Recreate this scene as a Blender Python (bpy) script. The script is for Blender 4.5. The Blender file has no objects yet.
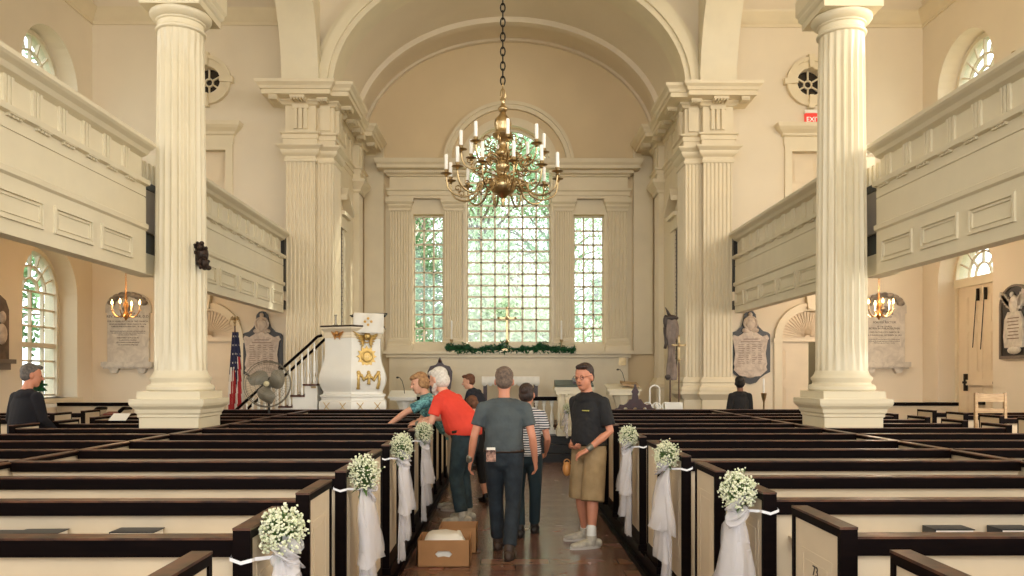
import bpy, bmesh, math, random
from mathutils import Vector, Matrix
from mathutils.geometry import tessellate_polygon
PI = math.pi
random.seed(7)
scene = bpy.context.scene
COL = scene.collection

# ---------------------------------------------------------------- camera
cam_d = bpy.data.cameras.new('camera')
cam = bpy.data.objects.new('camera', cam_d); COL.objects.link(cam)
CAMX, CAMZ, F = -0.09, 1.68, 790.0
cam.location = (CAMX, 0, CAMZ)
cam.rotation_euler = (PI/2, 0, -math.atan(7/F))
cam_d.sensor_width = 36.0
cam_d.lens = 36.0*F/1024
cam_d.shift_y = (376-288)/1024
cam_d.clip_end = 300
scene.camera = cam

# ---------------------------------------------------------------- world, sun, exposure
world = bpy.data.worlds.new('world'); scene.world = world; world.use_nodes = True
wn = world.node_tree.nodes; wl = world.node_tree.links
wn['Background'].inputs[0].default_value = (0.94, 0.97, 1.0, 1)
wn['Background'].inputs[1].default_value = 3.3
sd = bpy.data.lights.new('sun', 'SUN'); sun = bpy.data.objects.new('sun', sd); COL.objects.link(sun)
sd.energy = 5.0; sd.color = (1, 0.93, 0.80); sd.angle = 0.02
sun.rotation_euler = (math.radians(-38), math.radians(52), 0)

def area(name, loc, direction, sx, sy, power, color=(1, 1, 1), portal=False):
    d = bpy.data.lights.new(name, 'AREA'); o = bpy.data.objects.new(name, d); COL.objects.link(o)
    d.shape = 'RECTANGLE'; d.size = sx; d.size_y = sy; d.energy = power; d.color = color
    o.location = loc
    o.rotation_euler = Vector(direction).to_track_quat('-Z', 'Y').to_euler()
    if portal: d.cycles.is_portal = True
    return o
# daylight at the nave's side windows, plus an added fill in the open west end (all outside the frame)
area('west_fill_light', (0, -5.6, 5.5), (0, 1, 0.02), 7, 6, 340, (1.0, 0.90, 0.74))
for yy in (8.6, 3.0, -2.6):
    area('south_upper_window_light', (8.1, yy, 6.7), (-1, 0, -0.05), 1.7, 2.6, 240, (1.0, 0.94, 0.84))
    area('north_upper_window_light', (-8.1, yy, 6.7), (1, 0, -0.05), 1.7, 2.6, 45, (0.95, 0.95, 0.95))
for yy in (9.0, 4.0):
    area('south_lower_window_light', (8.1, yy, 2.6), (-1, 0.55, -0.1), 1.6, 2.4, 120, (1.0, 0.93, 0.82))
    area('north_lower_window_light', (-8.1, yy, 2.6), (1, 0.55, -0.1), 1.6, 2.4, 60, (1.0, 0.92, 0.80))
vs = scene.view_settings
vs.view_transform = 'Standard'; vs.look = 'None'; vs.gamma = 1; vs.exposure = 0.0; vs.use_curve_mapping = False
cy = scene.cycles
cy.max_bounces = 8; cy.diffuse_bounces = 5; cy.glossy_bounces = 3; cy.transparent_max_bounces = 16
cy.use_denoising = True
cy.sample_clamp_indirect = 4.0
try: cy.denoiser = 'OPENIMAGEDENOISE'
except Exception: pass

# ---------------------------------------------------------------- materials
MATS = {}
def lin(c):
    return tuple((v/12.92 if v <= .04045 else ((v+.055)/1.055)**2.4) for v in [x/255 for x in c]) + (1,)
def mat(name, rgb, rough=.5, metal=0, var=.06, scale=3.0, bump=0.0, bscale=40, spec=None, emit=None, estr=1, alpha=None, rgb2=None, dist=0.0, stretch=None):
    """noise-varied principled material; rgb in sRGB 0-255"""
    if name in MATS: return MATS[name]
    m = bpy.data.materials.new(name); m.use_nodes = True
    nt = m.node_tree; N = nt.nodes; L = nt.links
    b = N['Principled BSDF']
    c1 = lin(rgb)
    c2 = lin(rgb2) if rgb2 else tuple(max(0, v*(1-var*2.0)) for v in c1[:3])+(1,)
    tc = N.new('ShaderNodeTexCoord'); mp = N.new('ShaderNodeMapping'); L.new(tc.outputs['Object'], mp.inputs[0])
    if stretch: mp.inputs['Scale'].default_value = stretch
    nz = N.new('ShaderNodeTexNoise'); nz.inputs['Scale'].default_value = scale; nz.inputs['Detail'].default_value = 4
    nz.inputs['Distortion'].default_value = dist
    L.new(mp.outputs[0], nz.inputs['Vector'])
    mx = N.new('ShaderNodeValToRGB'); mx.color_ramp.elements[0].position = .35; mx.color_ramp.elements[1].position = .65
    mx.color_ramp.elements[0].color = c1; mx.color_ramp.elements[1].color = c2
    L.new(nz.outputs[0], mx.inputs[0]); L.new(mx.outputs[0], b.inputs['Base Color'])
    b.inputs['Roughness'].default_value = rough; b.inputs['Metallic'].default_value = metal
    if spec is not None: b.inputs['Specular IOR Level'].default_value = spec
    if emit: b.inputs['Emission Color'].default_value = lin(emit); b.inputs['Emission Strength'].default_value = estr
    if alpha is not None: b.inputs['Alpha'].default_value = alpha
    if bump:
        n2 = N.new('ShaderNodeTexNoise'); n2.inputs['Scale'].default_value = bscale; L.new(mp.outputs[0], n2.inputs['Vector'])
        bp = N.new('ShaderNodeBump'); bp.inputs['Strength'].default_value = bump; bp.inputs['Distance'].default_value = .02 if bscale < 20 else .01
        L.new(n2.outputs[0], bp.inputs['Height']); L.new(bp.outputs[0], b.inputs['Normal'])
    MATS[name] = m; return m
PLASTER = mat('plaster', (234, 221, 198), .85, var=.03, scale=.8)
PLASTER_E = mat('plaster_chancel', (226, 205, 168), .85, var=.03, scale=.8)
PLASTER_W = mat('plaster_lower', (240, 216, 184), .85, var=.03, scale=.8)
PAINT = mat('cream_paint', (230, 216, 186), .42, var=.03, scale=2.5)
PAINT2 = mat('column_paint', (231, 220, 192), .40, var=.03, scale=2.5)
GALP = mat('gallery_paint', (226, 216, 190), .42, var=.03, scale=2.5)
WHITE = mat('white_paint', (240, 238, 230), .35, var=.02)
PEWC = mat('pew_panel_paint', (212, 194, 166), .50, var=.05, scale=3)
PEWD = mat('dark_stained_wood', (9, 4, 4), .5, scale=6, stretch=(1, 8, 8), rgb2=(16, 8, 7), spec=.06)
RAILT = mat('worn_rail_wood', (100, 64, 44), .38, scale=9, rgb2=(48, 28, 20), dist=.6, spec=.4)
BLACK = mat('black_satin', (18, 16, 15), .45, var=.1)
BROWN = mat('brown_wood', (92, 50, 28), .38, scale=8, rgb2=(62, 32, 18), stretch=(1, 6, 6))
MAHOG = mat('mahogany', (64, 24, 18), .3, scale=8, rgb2=(42, 16, 12))
LIGHTW = mat('pale_wood', (178, 148, 108), .5, scale=8, rgb2=(152, 122, 86), stretch=(1, 6, 6))
BRASS = mat('brass', (196, 172, 130), .3, 1, var=.12, scale=14)
GOLD = mat('gilding', (220, 188, 118), .42, .75, var=.1, scale=20)
WAX = mat('candle_wax', (250, 248, 242), .5, var=.01)
IRON = mat('dark_iron', (44, 38, 32), .5, .7, var=.1)
STEEL = mat('fan_metal', (128, 124, 112), .4, .6, var=.05)
MARBLE = mat('white_marble', (216, 208, 194), .4, scale=5, rgb2=(190, 182, 170), dist=1.5)
GMARB = mat('grey_veined_marble', (212, 196, 178), .45, scale=7, rgb2=(180, 162, 146), dist=1.8)
BMARB = mat('black_marble', (28, 23, 22), .35, var=.2, scale=6)
INK = mat('engraved_letters', (62, 54, 48), .7, var=.02)
TULLE = mat('white_tulle', (240, 236, 238), .8, var=.02, alpha=.34)
RIBBON = mat('satin_ribbon', (240, 238, 240), .3, var=.02)
LEAF = mat('leaf_green', (62, 92, 40), .6, scale=30, rgb2=(92, 120, 58))
FLOWER = mat('gypsophila_white', (238, 236, 214), .7, scale=60, rgb2=(208, 214, 172))
GARL = mat('garland_green', (36, 104, 58), .55, scale=30, rgb2=(18, 56, 34))
CARD = mat('cardboard', (176, 128, 82), .8, var=.06, scale=6)
PAPER = mat('white_paper', (238, 232, 220), .7, var=.03)
BOOKC = mat('book_cover_dark', (28, 34, 42), .4, var=.1)
CLOTH = mat('white_linen', (240, 236, 226), .8, var=.02)

def mat_floor():
    m = bpy.data.materials.new('aisle_floorboards'); m.use_nodes = True
    nt = m.node_tree; N = nt.nodes; L = nt.links; b = N['Principled BSDF']
    tc = N.new('ShaderNodeTexCoord'); mp = N.new('ShaderNodeMapping'); L.new(tc.outputs['Object'], mp.inputs[0])
    br = N.new('ShaderNodeTexBrick'); L.new(mp.outputs[0], br.inputs[0])
    br.inputs['Scale'].default_value = 1; br.inputs['Brick Width'].default_value = .62; br.inputs['Row Height'].default_value = .22
    br.inputs['Mortar Size'].default_value = .006; br.inputs['Bias'].default_value = 0
    br.inputs['Color1'].default_value = lin((156, 112, 92)); br.inputs['Color2'].default_value = lin((112, 78, 64)); br.inputs['Mortar'].default_value = lin((26, 18, 15))
    nz = N.new('ShaderNodeTexNoise'); nz.inputs['Scale'].default_value = 5; L.new(mp.outputs[0], nz.inputs['Vector'])
    mix = N.new('ShaderNodeMixRGB'); mix.blend_type = 'MULTIPLY'; mix.inputs[0].default_value = .5
    L.new(br.outputs['Color'], mix.inputs[1]); L.new(nz.outputs['Color'], mix.inputs[2]); L.new(mix.outputs[0], b.inputs['Base Color'])
    mr = N.new('ShaderNodeMapRange'); mr.inputs[3].default_value = .12; mr.inputs[4].default_value = .34
    L.new(nz.outputs[0], mr.inputs[0]); L.new(mr.outputs[0], b.inputs['Roughness'])
    b.inputs['Specular IOR Level'].default_value = .7
    bp = N.new('ShaderNodeBump'); bp.inputs['Strength'].default_value = .25; bp.inputs['Distance'].default_value = .01
    L.new(br.outputs['Color'], bp.inputs['Height']); L.new(bp.outputs[0], b.inputs['Normal'])
    return m
FLOORM = mat_floor()
def mat_glass():
    m = bpy.data.materials.new('window_glass'); m.use_nodes = True
    nt = m.node_tree; N = nt.nodes; L = nt.links
    N.remove(N['Principled BSDF'])
    t = N.new('ShaderNodeBsdfTransparent'); g = N.new('ShaderNodeBsdfGlossy'); g.inputs['Roughness'].default_value = .05
    mx = N.new('ShaderNodeMixShader'); mx.inputs[0].default_value = .06
    nz = N.new('ShaderNodeTexNoise'); nz.inputs['Scale'].default_value = 3
    cr = N.new('ShaderNodeValToRGB'); cr.color_ramp.elements[0].color = (.90, .96, .93, 1); cr.color_ramp.elements[1].color = (1, 1, 1, 1)
    L.new(nz.outputs[0], cr.inputs[0]); L.new(cr.outputs[0], t.inputs[0])
    L.new(t.outputs[0], mx.inputs[1]); L.new(g.outputs[0], mx.inputs[2]); L.new(mx.outputs[0], N['Material Output'].inputs[0])
    return m
GLASS = mat_glass()

# ---------------------------------------------------------------- mesh helpers
def woff(p):
    v = Vector((0, 0, 0))
    while p is not None: v += p.location; p = p.parent
    return v
def tag(o, label=None, cat=None, group=None, kind=None):
    if label: o['label'] = label
    if cat: o['category'] = cat
    if group: o['group'] = group
    if kind: o['kind'] = kind
    return o
def empty(name, loc, label=None, cat=None, group=None, kind=None):
    o = bpy.data.objects.new(name, None); COL.objects.link(o); o.location = loc; o.empty_display_size = .1
    return tag(o, label, cat, group, kind)
def copy_tree(o, parent=None, loc=None):
    c = o.copy(); COL.objects.link(c)
    if parent is not None: c.parent = parent
    if loc is not None: c.location = loc
    for ch in [x for x in bpy.data.objects if x.parent == o]: copy_tree(ch, c)
    return c
class MB:
    def __init__(s): s.v = []; s.f = []; s.m = []; s.cm = 0
    def add(s, vs, fs):
        k = len(s.v); s.v += [Vector(p) for p in vs]
        for f in fs: s.f.append(tuple(i+k for i in f)); s.m.append(s.cm)
        return s
    def box(s, x0, x1, y0, y1, z0, z1):
        return s.add([(x0,y0,z0),(x1,y0,z0),(x1,y1,z0),(x0,y1,z0),(x0,y0,z1),(x1,y0,z1),(x1,y1,z1),(x0,y1,z1)],
            [(0,3,2,1),(4,5,6,7),(0,1,5,4),(1,2,6,5),(2,3,7,6),(3,0,4,7)])
    def obox(s, c, ax, ay, az):
        c, ax, ay, az = Vector(c), Vector(ax), Vector(ay), Vector(az)
        P = [c+i*ax+j*ay+k*az for k in (-1,1) for (i,j) in ((-1,-1),(1,-1),(1,1),(-1,1))]
        return s.add(P, [(0,3,2,1),(4,5,6,7),(0,1,5,4),(1,2,6,5),(2,3,7,6),(3,0,4,7)])
    def loft(s, rings, close=True, cap=True):
        n = len(rings[0]); vs = [p for r in rings for p in r]; fs = []
        for i in range(len(rings)-1):
            for j in range(n if close else n-1):
                a, b = i*n+j, i*n+(j+1) % n
                fs.append((a, b, b+n, a+n))
        if cap:
            fs.append(tuple(range(n-1, -1, -1))); k = (len(rings)-1)*n; fs.append(tuple(range(k, k+n)))
        return s.add(vs, fs)
    def lathe(s, prof, c=(0,0,0), n=24, axis=None, rot=0, sx=1, sy=1):
        c = Vector(c); rings = []
        q = Vector((0,0,1)).rotation_difference(Vector(axis)) if axis is not None else None
        for r, z in prof:
            ring = []
            for k in range(n):
                a = 2*PI*k/n+rot; p = Vector((max(r,1e-4)*math.cos(a)*sx, max(r,1e-4)*math.sin(a)*sy, z))
                if q: p = q @ p
                ring.append(c+p)
            rings.append(ring)
        return s.loft(rings)
    def tube(s, path, r, n=8, cap=True):
        P = [Vector(p) for p in path]; R = r if isinstance(r, (list, tuple)) else [r]*len(P)
        rings = []; up = None
        for i, p in enumerate(P):
            t = (P[min(i+1, len(P)-1)]-P[max(i-1, 0)])
            if t.length < 1e-9: t = Vector((0,0,1))
            t.normalize()
            if up is None: up = Vector((0,0,1)) if abs(t.z) < .9 else Vector((1,0,0))
            x = t.cross(up)
            if x.length < 1e-6: x = t.cross(Vector((0,1,0)))
            x.normalize(); y = x.cross(t).normalized(); up = y
            rr = R[i]; a, b = rr if isinstance(rr, (tuple, list)) else (rr, rr)
            rings.append([p+x*a*math.cos(2*PI*k/n)-y*b*math.sin(2*PI*k/n) for k in range(n)])
        return s.loft(rings, cap=cap)
    def ball(s, c, r, n=12, m=8, M=None):
        rx, ry, rz = r if isinstance(r, (tuple, list)) else (r, r, r); c = Vector(c); rings = []
        for i in range(m+1):
            t = PI*i/m; q = []
            for k in range(n):
                a = 2*PI*k/n; p = Vector((rx*math.sin(t)*math.cos(a)+0, ry*math.sin(t)*math.sin(a), -rz*math.cos(t)))
                if i in (0, m): p = Vector((1e-4*math.cos(a), 1e-4*math.sin(a), p.z))
                if M: p = M @ p
                q.append(c+p)
            rings.append(q)
        return s.loft(rings)
    def torus(s, c, R, r, axis=(0,0,1), n=24, m=8, a0=0, a1=2*PI):
        q = Vector((0,0,1)).rotation_difference(Vector(axis)); full = abs(a1-a0-2*PI) < 1e-6
        pts = [Vector(c)+q @ Vector((R*math.cos(a0+(a1-a0)*k/n), R*math.sin(a0+(a1-a0)*k/n), 0)) for k in range(n+1)]
        if not full: return s.tube(pts, r, m)
        rings = []
        for k in range(n):
            a = 2*PI*k/n; d = q @ Vector((math.cos(a), math.sin(a), 0)); z = q @ Vector((0,0,1))
            rings.append([Vector(c)+d*(R+r*math.cos(2*PI*j/m))+z*r*math.sin(2*PI*j/m) for j in range(m)])
        k0 = len(s.v); vs = [p for r_ in rings for p in r_]; fs = []
        for i in range(n):
            for j in range(m):
                fs.append((i*m+j, ((i+1)%n)*m+j, ((i+1)%n)*m+(j+1)%m, i*m+(j+1)%m))
        return s.add(vs, fs)
    def prism(s, poly, w0, w1, mp, holes=()):
        """poly of (u,v) extruded w0..w1; mp(u,v,w)->xyz"""
        loops = [list(poly)]+[list(h) for h in holes]
        tris = tessellate_polygon([[Vector((u, v, 0)) for u, v in l] for l in loops])
        flat = [p for l in loops for p in l]; n = len(flat)
        vs = [mp(u, v, w0) for u, v in flat]+[mp(u, v, w1) for u, v in flat]
        fs = [tuple(t) for t in tris]+[tuple(i+n for i in reversed(t)) for t in tris]
        k = 0
        for l in loops:
            m = len(l)
            for j in range(m): a, b = k+j, k+(j+1) % m; fs.append((a, a+n, b+n, b))
            k += m
        return s.add(vs, fs)
    def sweep(s, path, prof, closed=False, caps=True):
        """path: XY polyline; prof: (offset to the right of travel, z) list; mitred corners"""
        n = len(path); rings = []
        for off, z in prof:
            row = []
            for i in range(n):
                p = Vector(path[i])
                d0 = d1 = None
                if closed or i > 0: d0 = (p-Vector(path[i-1])).normalized()
                if closed or i < n-1: d1 = (Vector(path[(i+1) % n])-p).normalized()
                if d0 is None: d0 = d1
                if d1 is None: d1 = d0
                n0 = Vector((d0.y, -d0.x)); n1 = Vector((d1.y, -d1.x))
                mvec = n0+n1; mvec = mvec/max(1e-6, mvec.dot(n1))
                q = p+mvec*off; row.append((q.x, q.y, z))
            rings.append(row)
        vs = [p for r in rings for p in r]; fs = []
        for i in range(len(prof)-1):
            for j in range(n if closed else n-1):
                a, b = i*n+j, i*n+(j+1) % n; fs.append((a, b, b+n, a+n))
        k = (len(prof)-1)*n
        if closed: fs += [tuple(range(n-1, -1, -1)), tuple(range(k, k+n))]
        elif caps:
            fs += [tuple(i*n for i in range(len(prof)))[::-1], tuple(i*n+n-1 for i in range(len(prof)))]
        return s.add(vs, fs)
    def mirror(s):
        o = MB(); o.v = [Vector((-p.x, p.y, p.z)) for p in s.v]; o.f = list(s.f); o.m = list(s.m); return o
    def xf(s, M):
        s.v = [M @ p for p in s.v]; return s
    def build(s, name, mats, parent=None, smooth=False, base=None, mods=None, fix=True, tris=False):
        off = woff(parent)
        loc = Vector((0, 0, 0))
        if parent is None and base is not None: loc = Vector(base); off = loc
        me = bpy.data.meshes.new(name)
        me.from_pydata([tuple(p-off) for p in s.v], [], s.f)
        for m in (mats if isinstance(mats, (list, tuple)) else [mats]): me.materials.append(m)
        if max(s.m, default=0) > 0: me.polygons.foreach_set('material_index', s.m)
        if fix:
            bm = bmesh.new(); bm.from_mesh(me); bmesh.ops.recalc_face_normals(bm, faces=bm.faces); bm.to_mesh(me); bm.free()
        if smooth:
            me.polygons.foreach_set('use_smooth', [True]*len(me.polygons))
            if smooth != 2:
                try: me.set_sharp_from_angle(angle=math.radians(smooth if smooth is not True and smooth > 2 else 38))
                except Exception: pass
        me.update()
        o = bpy.data.objects.new(name, me); COL.objects.link(o); o.location = loc
        if parent is not None: o.parent = parent
        return o
XZ = lambda u, v, w: (u, w, v)      # u = x, v = z, w = y   (walls facing the camera)
YZ = lambda u, v, w: (w, u, v)      # u = y, v = z, w = x   (side walls)
def rect(u0, u1, v0, v1): return [(u0, v0), (u1, v0), (u1, v1), (u0, v1)]
def archpoly(uc, hw, v0, vs_, b=None, n=20):
    b = hw if b is None else b
    return [(uc-hw, v0), (uc+hw, v0)]+[(uc+hw*math.cos(PI*k/n), vs_+b*math.sin(PI*k/n)) for k in range(n+1)]
def ringpoly(uc, vc, a0, b0, a1, b1, t0=0, t1=PI, n=32):
    return [(uc+a1*math.cos(t0+(t1-t0)*k/n), vc+b1*math.sin(t0+(t1-t0)*k/n)) for k in range(n+1)]+[(uc+a0*math.cos(t0+(t1-t0)*k/n), vc+b0*math.sin(t0+(t1-t0)*k/n)) for k in range(n, -1, -1)]
def bar(mb, u0, v0, u1, v1, t, w0, w1, mp):
    d = Vector((u1-u0, v1-v0)); d.normalize(); nn = Vector((-d.y, d.x))*t/2
    return mb.prism([(u0-nn.x, v0-nn.y), (u1-nn.x, v1-nn.y), (u1+nn.x, v1+nn.y), (u0+nn.x, v0+nn.y)], w0, w1, mp)
ORD = ['first', 'second', 'third', 'fourth', 'fifth', 'sixth', 'seventh', 'eighth', 'ninth', 'tenth', 'eleventh', 'twelfth', 'thirteenth', 'fourteenth', 'fifteenth', 'sixteenth']
def text(s, size, loc, parent, m, name='inscription', rz=0, align='CENTER', ext=.002, rx=PI/2, ls=1.0):
    c = bpy.data.curves.new(name, 'FONT'); c.body = s; c.size = size; c.align_x = align; c.extrude = ext; c.space_line = ls
    c.resolution_u = 3
    t = bpy.data.objects.new('tmp', c); COL.objects.link(t)
    me = bpy.data.meshes.new_from_object(t.evaluated_get(bpy.context.evaluated_depsgraph_get()))
    bpy.data.objects.remove(t); bpy.data.curves.remove(c)
    me.materials.clear(); me.materials.append(m)
    o = bpy.data.objects.new(name, me); COL.objects.link(o); o.location = Vector(loc)-woff(parent); o.rotation_euler = (rx, 0, rz)
    o.parent = parent
    return o
def PX(px, py, Y):
    """the point of the depth Y that shows at photo pixel (px, py)"""
    return Vector(((px-505)/F*Y+CAMX, Y, CAMZ-(py-376)/F*Y))
# ================================================================ THE BUILDING
YE, YW, XW, XA = 15.6, -6.0, 8.2, 4.0          # aisle east wall, west end, side walls, arcade line
YC = 19.0                                      # chancel east wall
SPR = 7.24
# floor
fl = MB().box(-8.9, 8.9, YW, 16.2, -.1, 0); tag(fl.build('floor', FLOORM), kind='structure')
for sgn, nm in ((-1, 'left'), (1, 'right')):
    x0, x1 = sorted((sgn*1.04+(.05 if sgn > 0 else .045), sgn*5.5))
    m = MB().box(x0+ (0 if sgn < 0 else 0), x1, YW, 13.35, 0, .15)
    e = x1 if sgn < 0 else x0
    m.box(e-.03, e+.03, YW, 13.35, 0, .06)
    tag(m.build('floor_platform_'+nm, PEWD), kind='structure')
# chancel floor and steps
m = MB().box(-3.5, 3.5, 15.9, YC+.4, -.1, .48).box(-3.4, 3.4, 15.6, 15.9, 0, .32).box(-3.4, 3.4, 15.3, 15.6, 0, .16)
tag(m.build('floor_chancel_steps', BLACK), kind='structure')
m = MB().box(-2.2, 2.2, 17.0, YC, .48, .64); tag(m.build('floor_altar_step', BROWN), kind='structure')

# side walls with window openings
WINY = [14.2, 9.0, 4.0, -1.0]
def side_wall(sgn, nm):
    holes = []
    for k, y in enumerate(WINY):
        yu = [14.2, 8.6, 3.0, -2.6][k]
        holes.append(archpoly(yu, .87, 5.2, 7.03))
        holes.append(archpoly(y, .85, 1.28 if not (sgn > 0 and k == 0) else .02, 3.2 if not (sgn > 0 and k == 0) else 3.48))
    m = MB().prism([(YW, 0), (YE, 0), (YE, 9.95), (YW, 9.95)], sgn*XW, sgn*(XW+.62), YZ, holes)
    tag(m.build('wall_'+nm, PLASTER_W if False else PLASTER), kind='structure')
side_wall(-1, 'left'); side_wall(1, 'right')
# aisle east walls
DX, NW = 5.94, 5.95
for sgn, nm in ((-1, 'left'), (1, 'right')):
    holes = [archpoly(sgn*DX, .56, .02, 2.41), [(sgn*NW+.27*math.cos(2*PI*k/28), 7.49+.27*math.sin(2*PI*k/28)) for k in range(28)], rect(sgn*6.0-.42, sgn*6.0+.42, 4.3, 6.12)]
    m = MB().prism([(x, z) for x, z in ([(sgn*3.9, 0), (sgn*8.25, 0), (sgn*8.25, 9.95), (sgn*3.9, 9.95)])], YE, YE+.5, XZ, holes)
    tag(m.build('wall_east_'+nm, PLASTER), kind='structure')
    # ceiling cornice around the aisle
    prof = [(0, 8.58), (.03, 8.58), (.03, 8.64), (.08, 8.68), (.10, 8.74), (.17, 8.80), (.19, 8.86), (0, 8.86)]
    path = [(sgn*4.2, YE), (sgn*XW, YE), (sgn*XW, YW)]
    if sgn < 0: path = path[::-1]
    tag(MB().sweep(path, prof).build('trim_cornice_'+nm, PAINT, smooth=True), kind='structure')
    # cove and ceiling of the aisle
    m = MB()
    a, b = sgn*XW, sgn*7.0
    pr = [(0, 8.86), (.10, 9.25), (.35, 9.6), (.7, 9.82), (1.2, 9.9)]
    m.sweep(path, pr+[(1.2, 9.99), (-.3, 9.99), (-.3, 8.86)])
    m.box(min(sgn*3.7, sgn*8.7), max(sgn*3.7, sgn*8.7), YW, YE+.3, 9.9, 10.0)
    tag(m.build('ceiling_aisle_'+nm, PLASTER, smooth=True), kind='structure')
    # arcade: wall over the columns with round arches
    holes = [archpoly(12.5, 2.55, SPR-.001, SPR+.02, 2.5, 32)[2:], archpoly(6.65, 2.55, SPR-.001, SPR+.02, 2.5, 32)[2:], archpoly(.8, 2.55, SPR-.001, SPR+.02, 2.5, 32)[2:]]
    outer = [(15.4, SPR)]
    outer += [(15.4, 10.5), (YW, 10.5), (YW, SPR)]
    for c in (.8, 6.65, 12.5):
        outer += [(c-2.55*math.cos(PI*k/28), SPR+2.5*math.sin(PI*k/28)) for k in range(29)]
    m = MB().prism(outer, sgn*3.68, sgn*4.30, YZ)
    for c in (.8, 6.65, 12.5):
        m.prism(ringpoly(c, SPR, 2.55, 2.5, 2.85, 2.8), sgn*3.64, sgn*4.34, YZ)
    tag(m.build('wall_arcade_'+nm, PAINT2, smooth=20), kind='structure')
tag(MB().box(-4.3, 4.3, YW, 15.9, 10.4, 10.5).build('ceiling', PLASTER), kind='structure')

# chancel: front arch wall, barrel vault, side walls, east wall
EA, EB = 3.5, 2.52
hole = [(EA*math.cos(PI*k/48), SPR+EB*math.sin(PI*k/48)) for k in range(49)]
outer = hole+[(-EA, SPR), (-4.0, SPR), (-4.0, 10.5), (4.0, 10.5), (4.0, SPR)]
m = MB().prism(outer[:49]+[(-4.2, SPR), (-4.2, 10.5), (4.2, 10.5), (4.2, SPR)], 15.35, 15.8, XZ)
tag(m.build('wall_chancel_arch', PLASTER, smooth=20), kind='structure')
m = MB()
for a0, a1, y0, y1 in ((3.40, 3.78, 15.22, 15.9), (3.5, 3.68, 15.16, 15.3)):
    m.prism(ringpoly(0, SPR, a0, EB+(a0-3.5), a1, EB+(a1-3.5), n=48), y0, y1, XZ)
tag(m.build('trim_chancel_arch', PAINT2, smooth=20), kind='structure')
m = MB()
for a0, y0, y1 in ((3.38, 17.75, 17.95), (3.42, 17.95, 18.1), (3.44, 18.88, 19.0)):
    m.prism(ringpoly(0, SPR, a0, EB+(a0-3.5), 3.56, EB+.06, n=48), y0, y1, XZ)
tag(m.build('trim_vault_rib', PLASTER, smooth=20), kind='structure')
m = MB().prism(ringpoly(0, SPR, EA, EB, EA+.3, EB+.3, n=56), 15.7, YC+.2, XZ)
tag(m.build('ceiling_chancel_vault', PLASTER, smooth=20), kind='structure')
for sgn, nm in ((-1, 'left'), (1, 'right')):
    a, b = sorted((sgn*3.5, sgn*3.95))
    tag(MB().box(a, b, 15.7, YC+.2, 0, SPR+.1).build('wall_chancel_'+nm, PAINT), kind='structure')
# east wall: openings for the three windows and the arch head
WC = [0.0, -1.93, 1.93]
SIL, WT = 2.46, 5.56
holes = [archpoly(0, 1.02, SIL, 6.63, n=32), rect(-2.30, -1.56, SIL, WT), rect(1.56, 2.30, SIL, WT)]
m = MB().prism([(-3.55, 0), (3.55, 0), (3.55, SPR)]+[(EA*1.01*math.cos(PI*k/40), SPR+EB*1.02*math.sin(PI*k/40)) for k in range(1, 40)]+[(-3.55, SPR)], YC, YC+.35, XZ, holes)
tag(m.build('wall_east', PLASTER_E), kind='structure')

# ---- chancel entablature and piers (built on the right, mirrored to the left)
ENT = [(0, 6.10), (.03, 6.10), (.03, 6.22), (.05, 6.22), (.05, 6.30), (.09, 6.32), (.09, 6.35), (.0, 6.35), (0, 6.86), (.05, 6.87), (.08, 6.91), (.11, 6.93), (.11, 6.96), (.35, 6.97),
       (.35, 7.05), (.38, 7.06), (.40, 7.11), (.45, 7.16), (.46, 7.21), (0, 7.26)]
PP = [(4.3, 15.7), (4.3, 15.17), (3.72, 15.17), (3.72, 15.30), (3.40, 15.30), (3.40, 16.0)]       # outline of a pier
PENT = PP+[(3.52, 16.0), (3.52, 17.75), (3.36, 17.75), (3.36, 18.35), (3.52, 18.35), (3.52, 18.98)]
PP = PP[::-1]; PENT = PENT[::-1]
def pil(mb, cx, w, y0, d, z0, z1, nfl, axis='y', sgn=-1):
    """fluted pilaster slab; cx centre along wall, face at y0 (towards sgn), depth d"""
    pts = [(cx-w/2, y0+d*(-sgn)), (cx-w/2, y0)]
    pitch = w/(nfl+.25); fw = pitch*.6
    for i in range(nfl):
        c = cx-w/2+pitch*(i+.625)
        for k in range(5):
            t = PI*k/4; pts.append((c-fw/2*math.cos(t), y0-sgn*fw*.6*math.sin(t)))
    pts += [(cx+w/2, y0), (cx+w/2, y0+d*(-sgn))]
    mp = (lambda u, v, w_: (u, v, w_)) if axis == 'y' else (lambda u, v, w_: (v, u, w_))
    return mb.prism(pts, z0, z1, mp)
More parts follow.
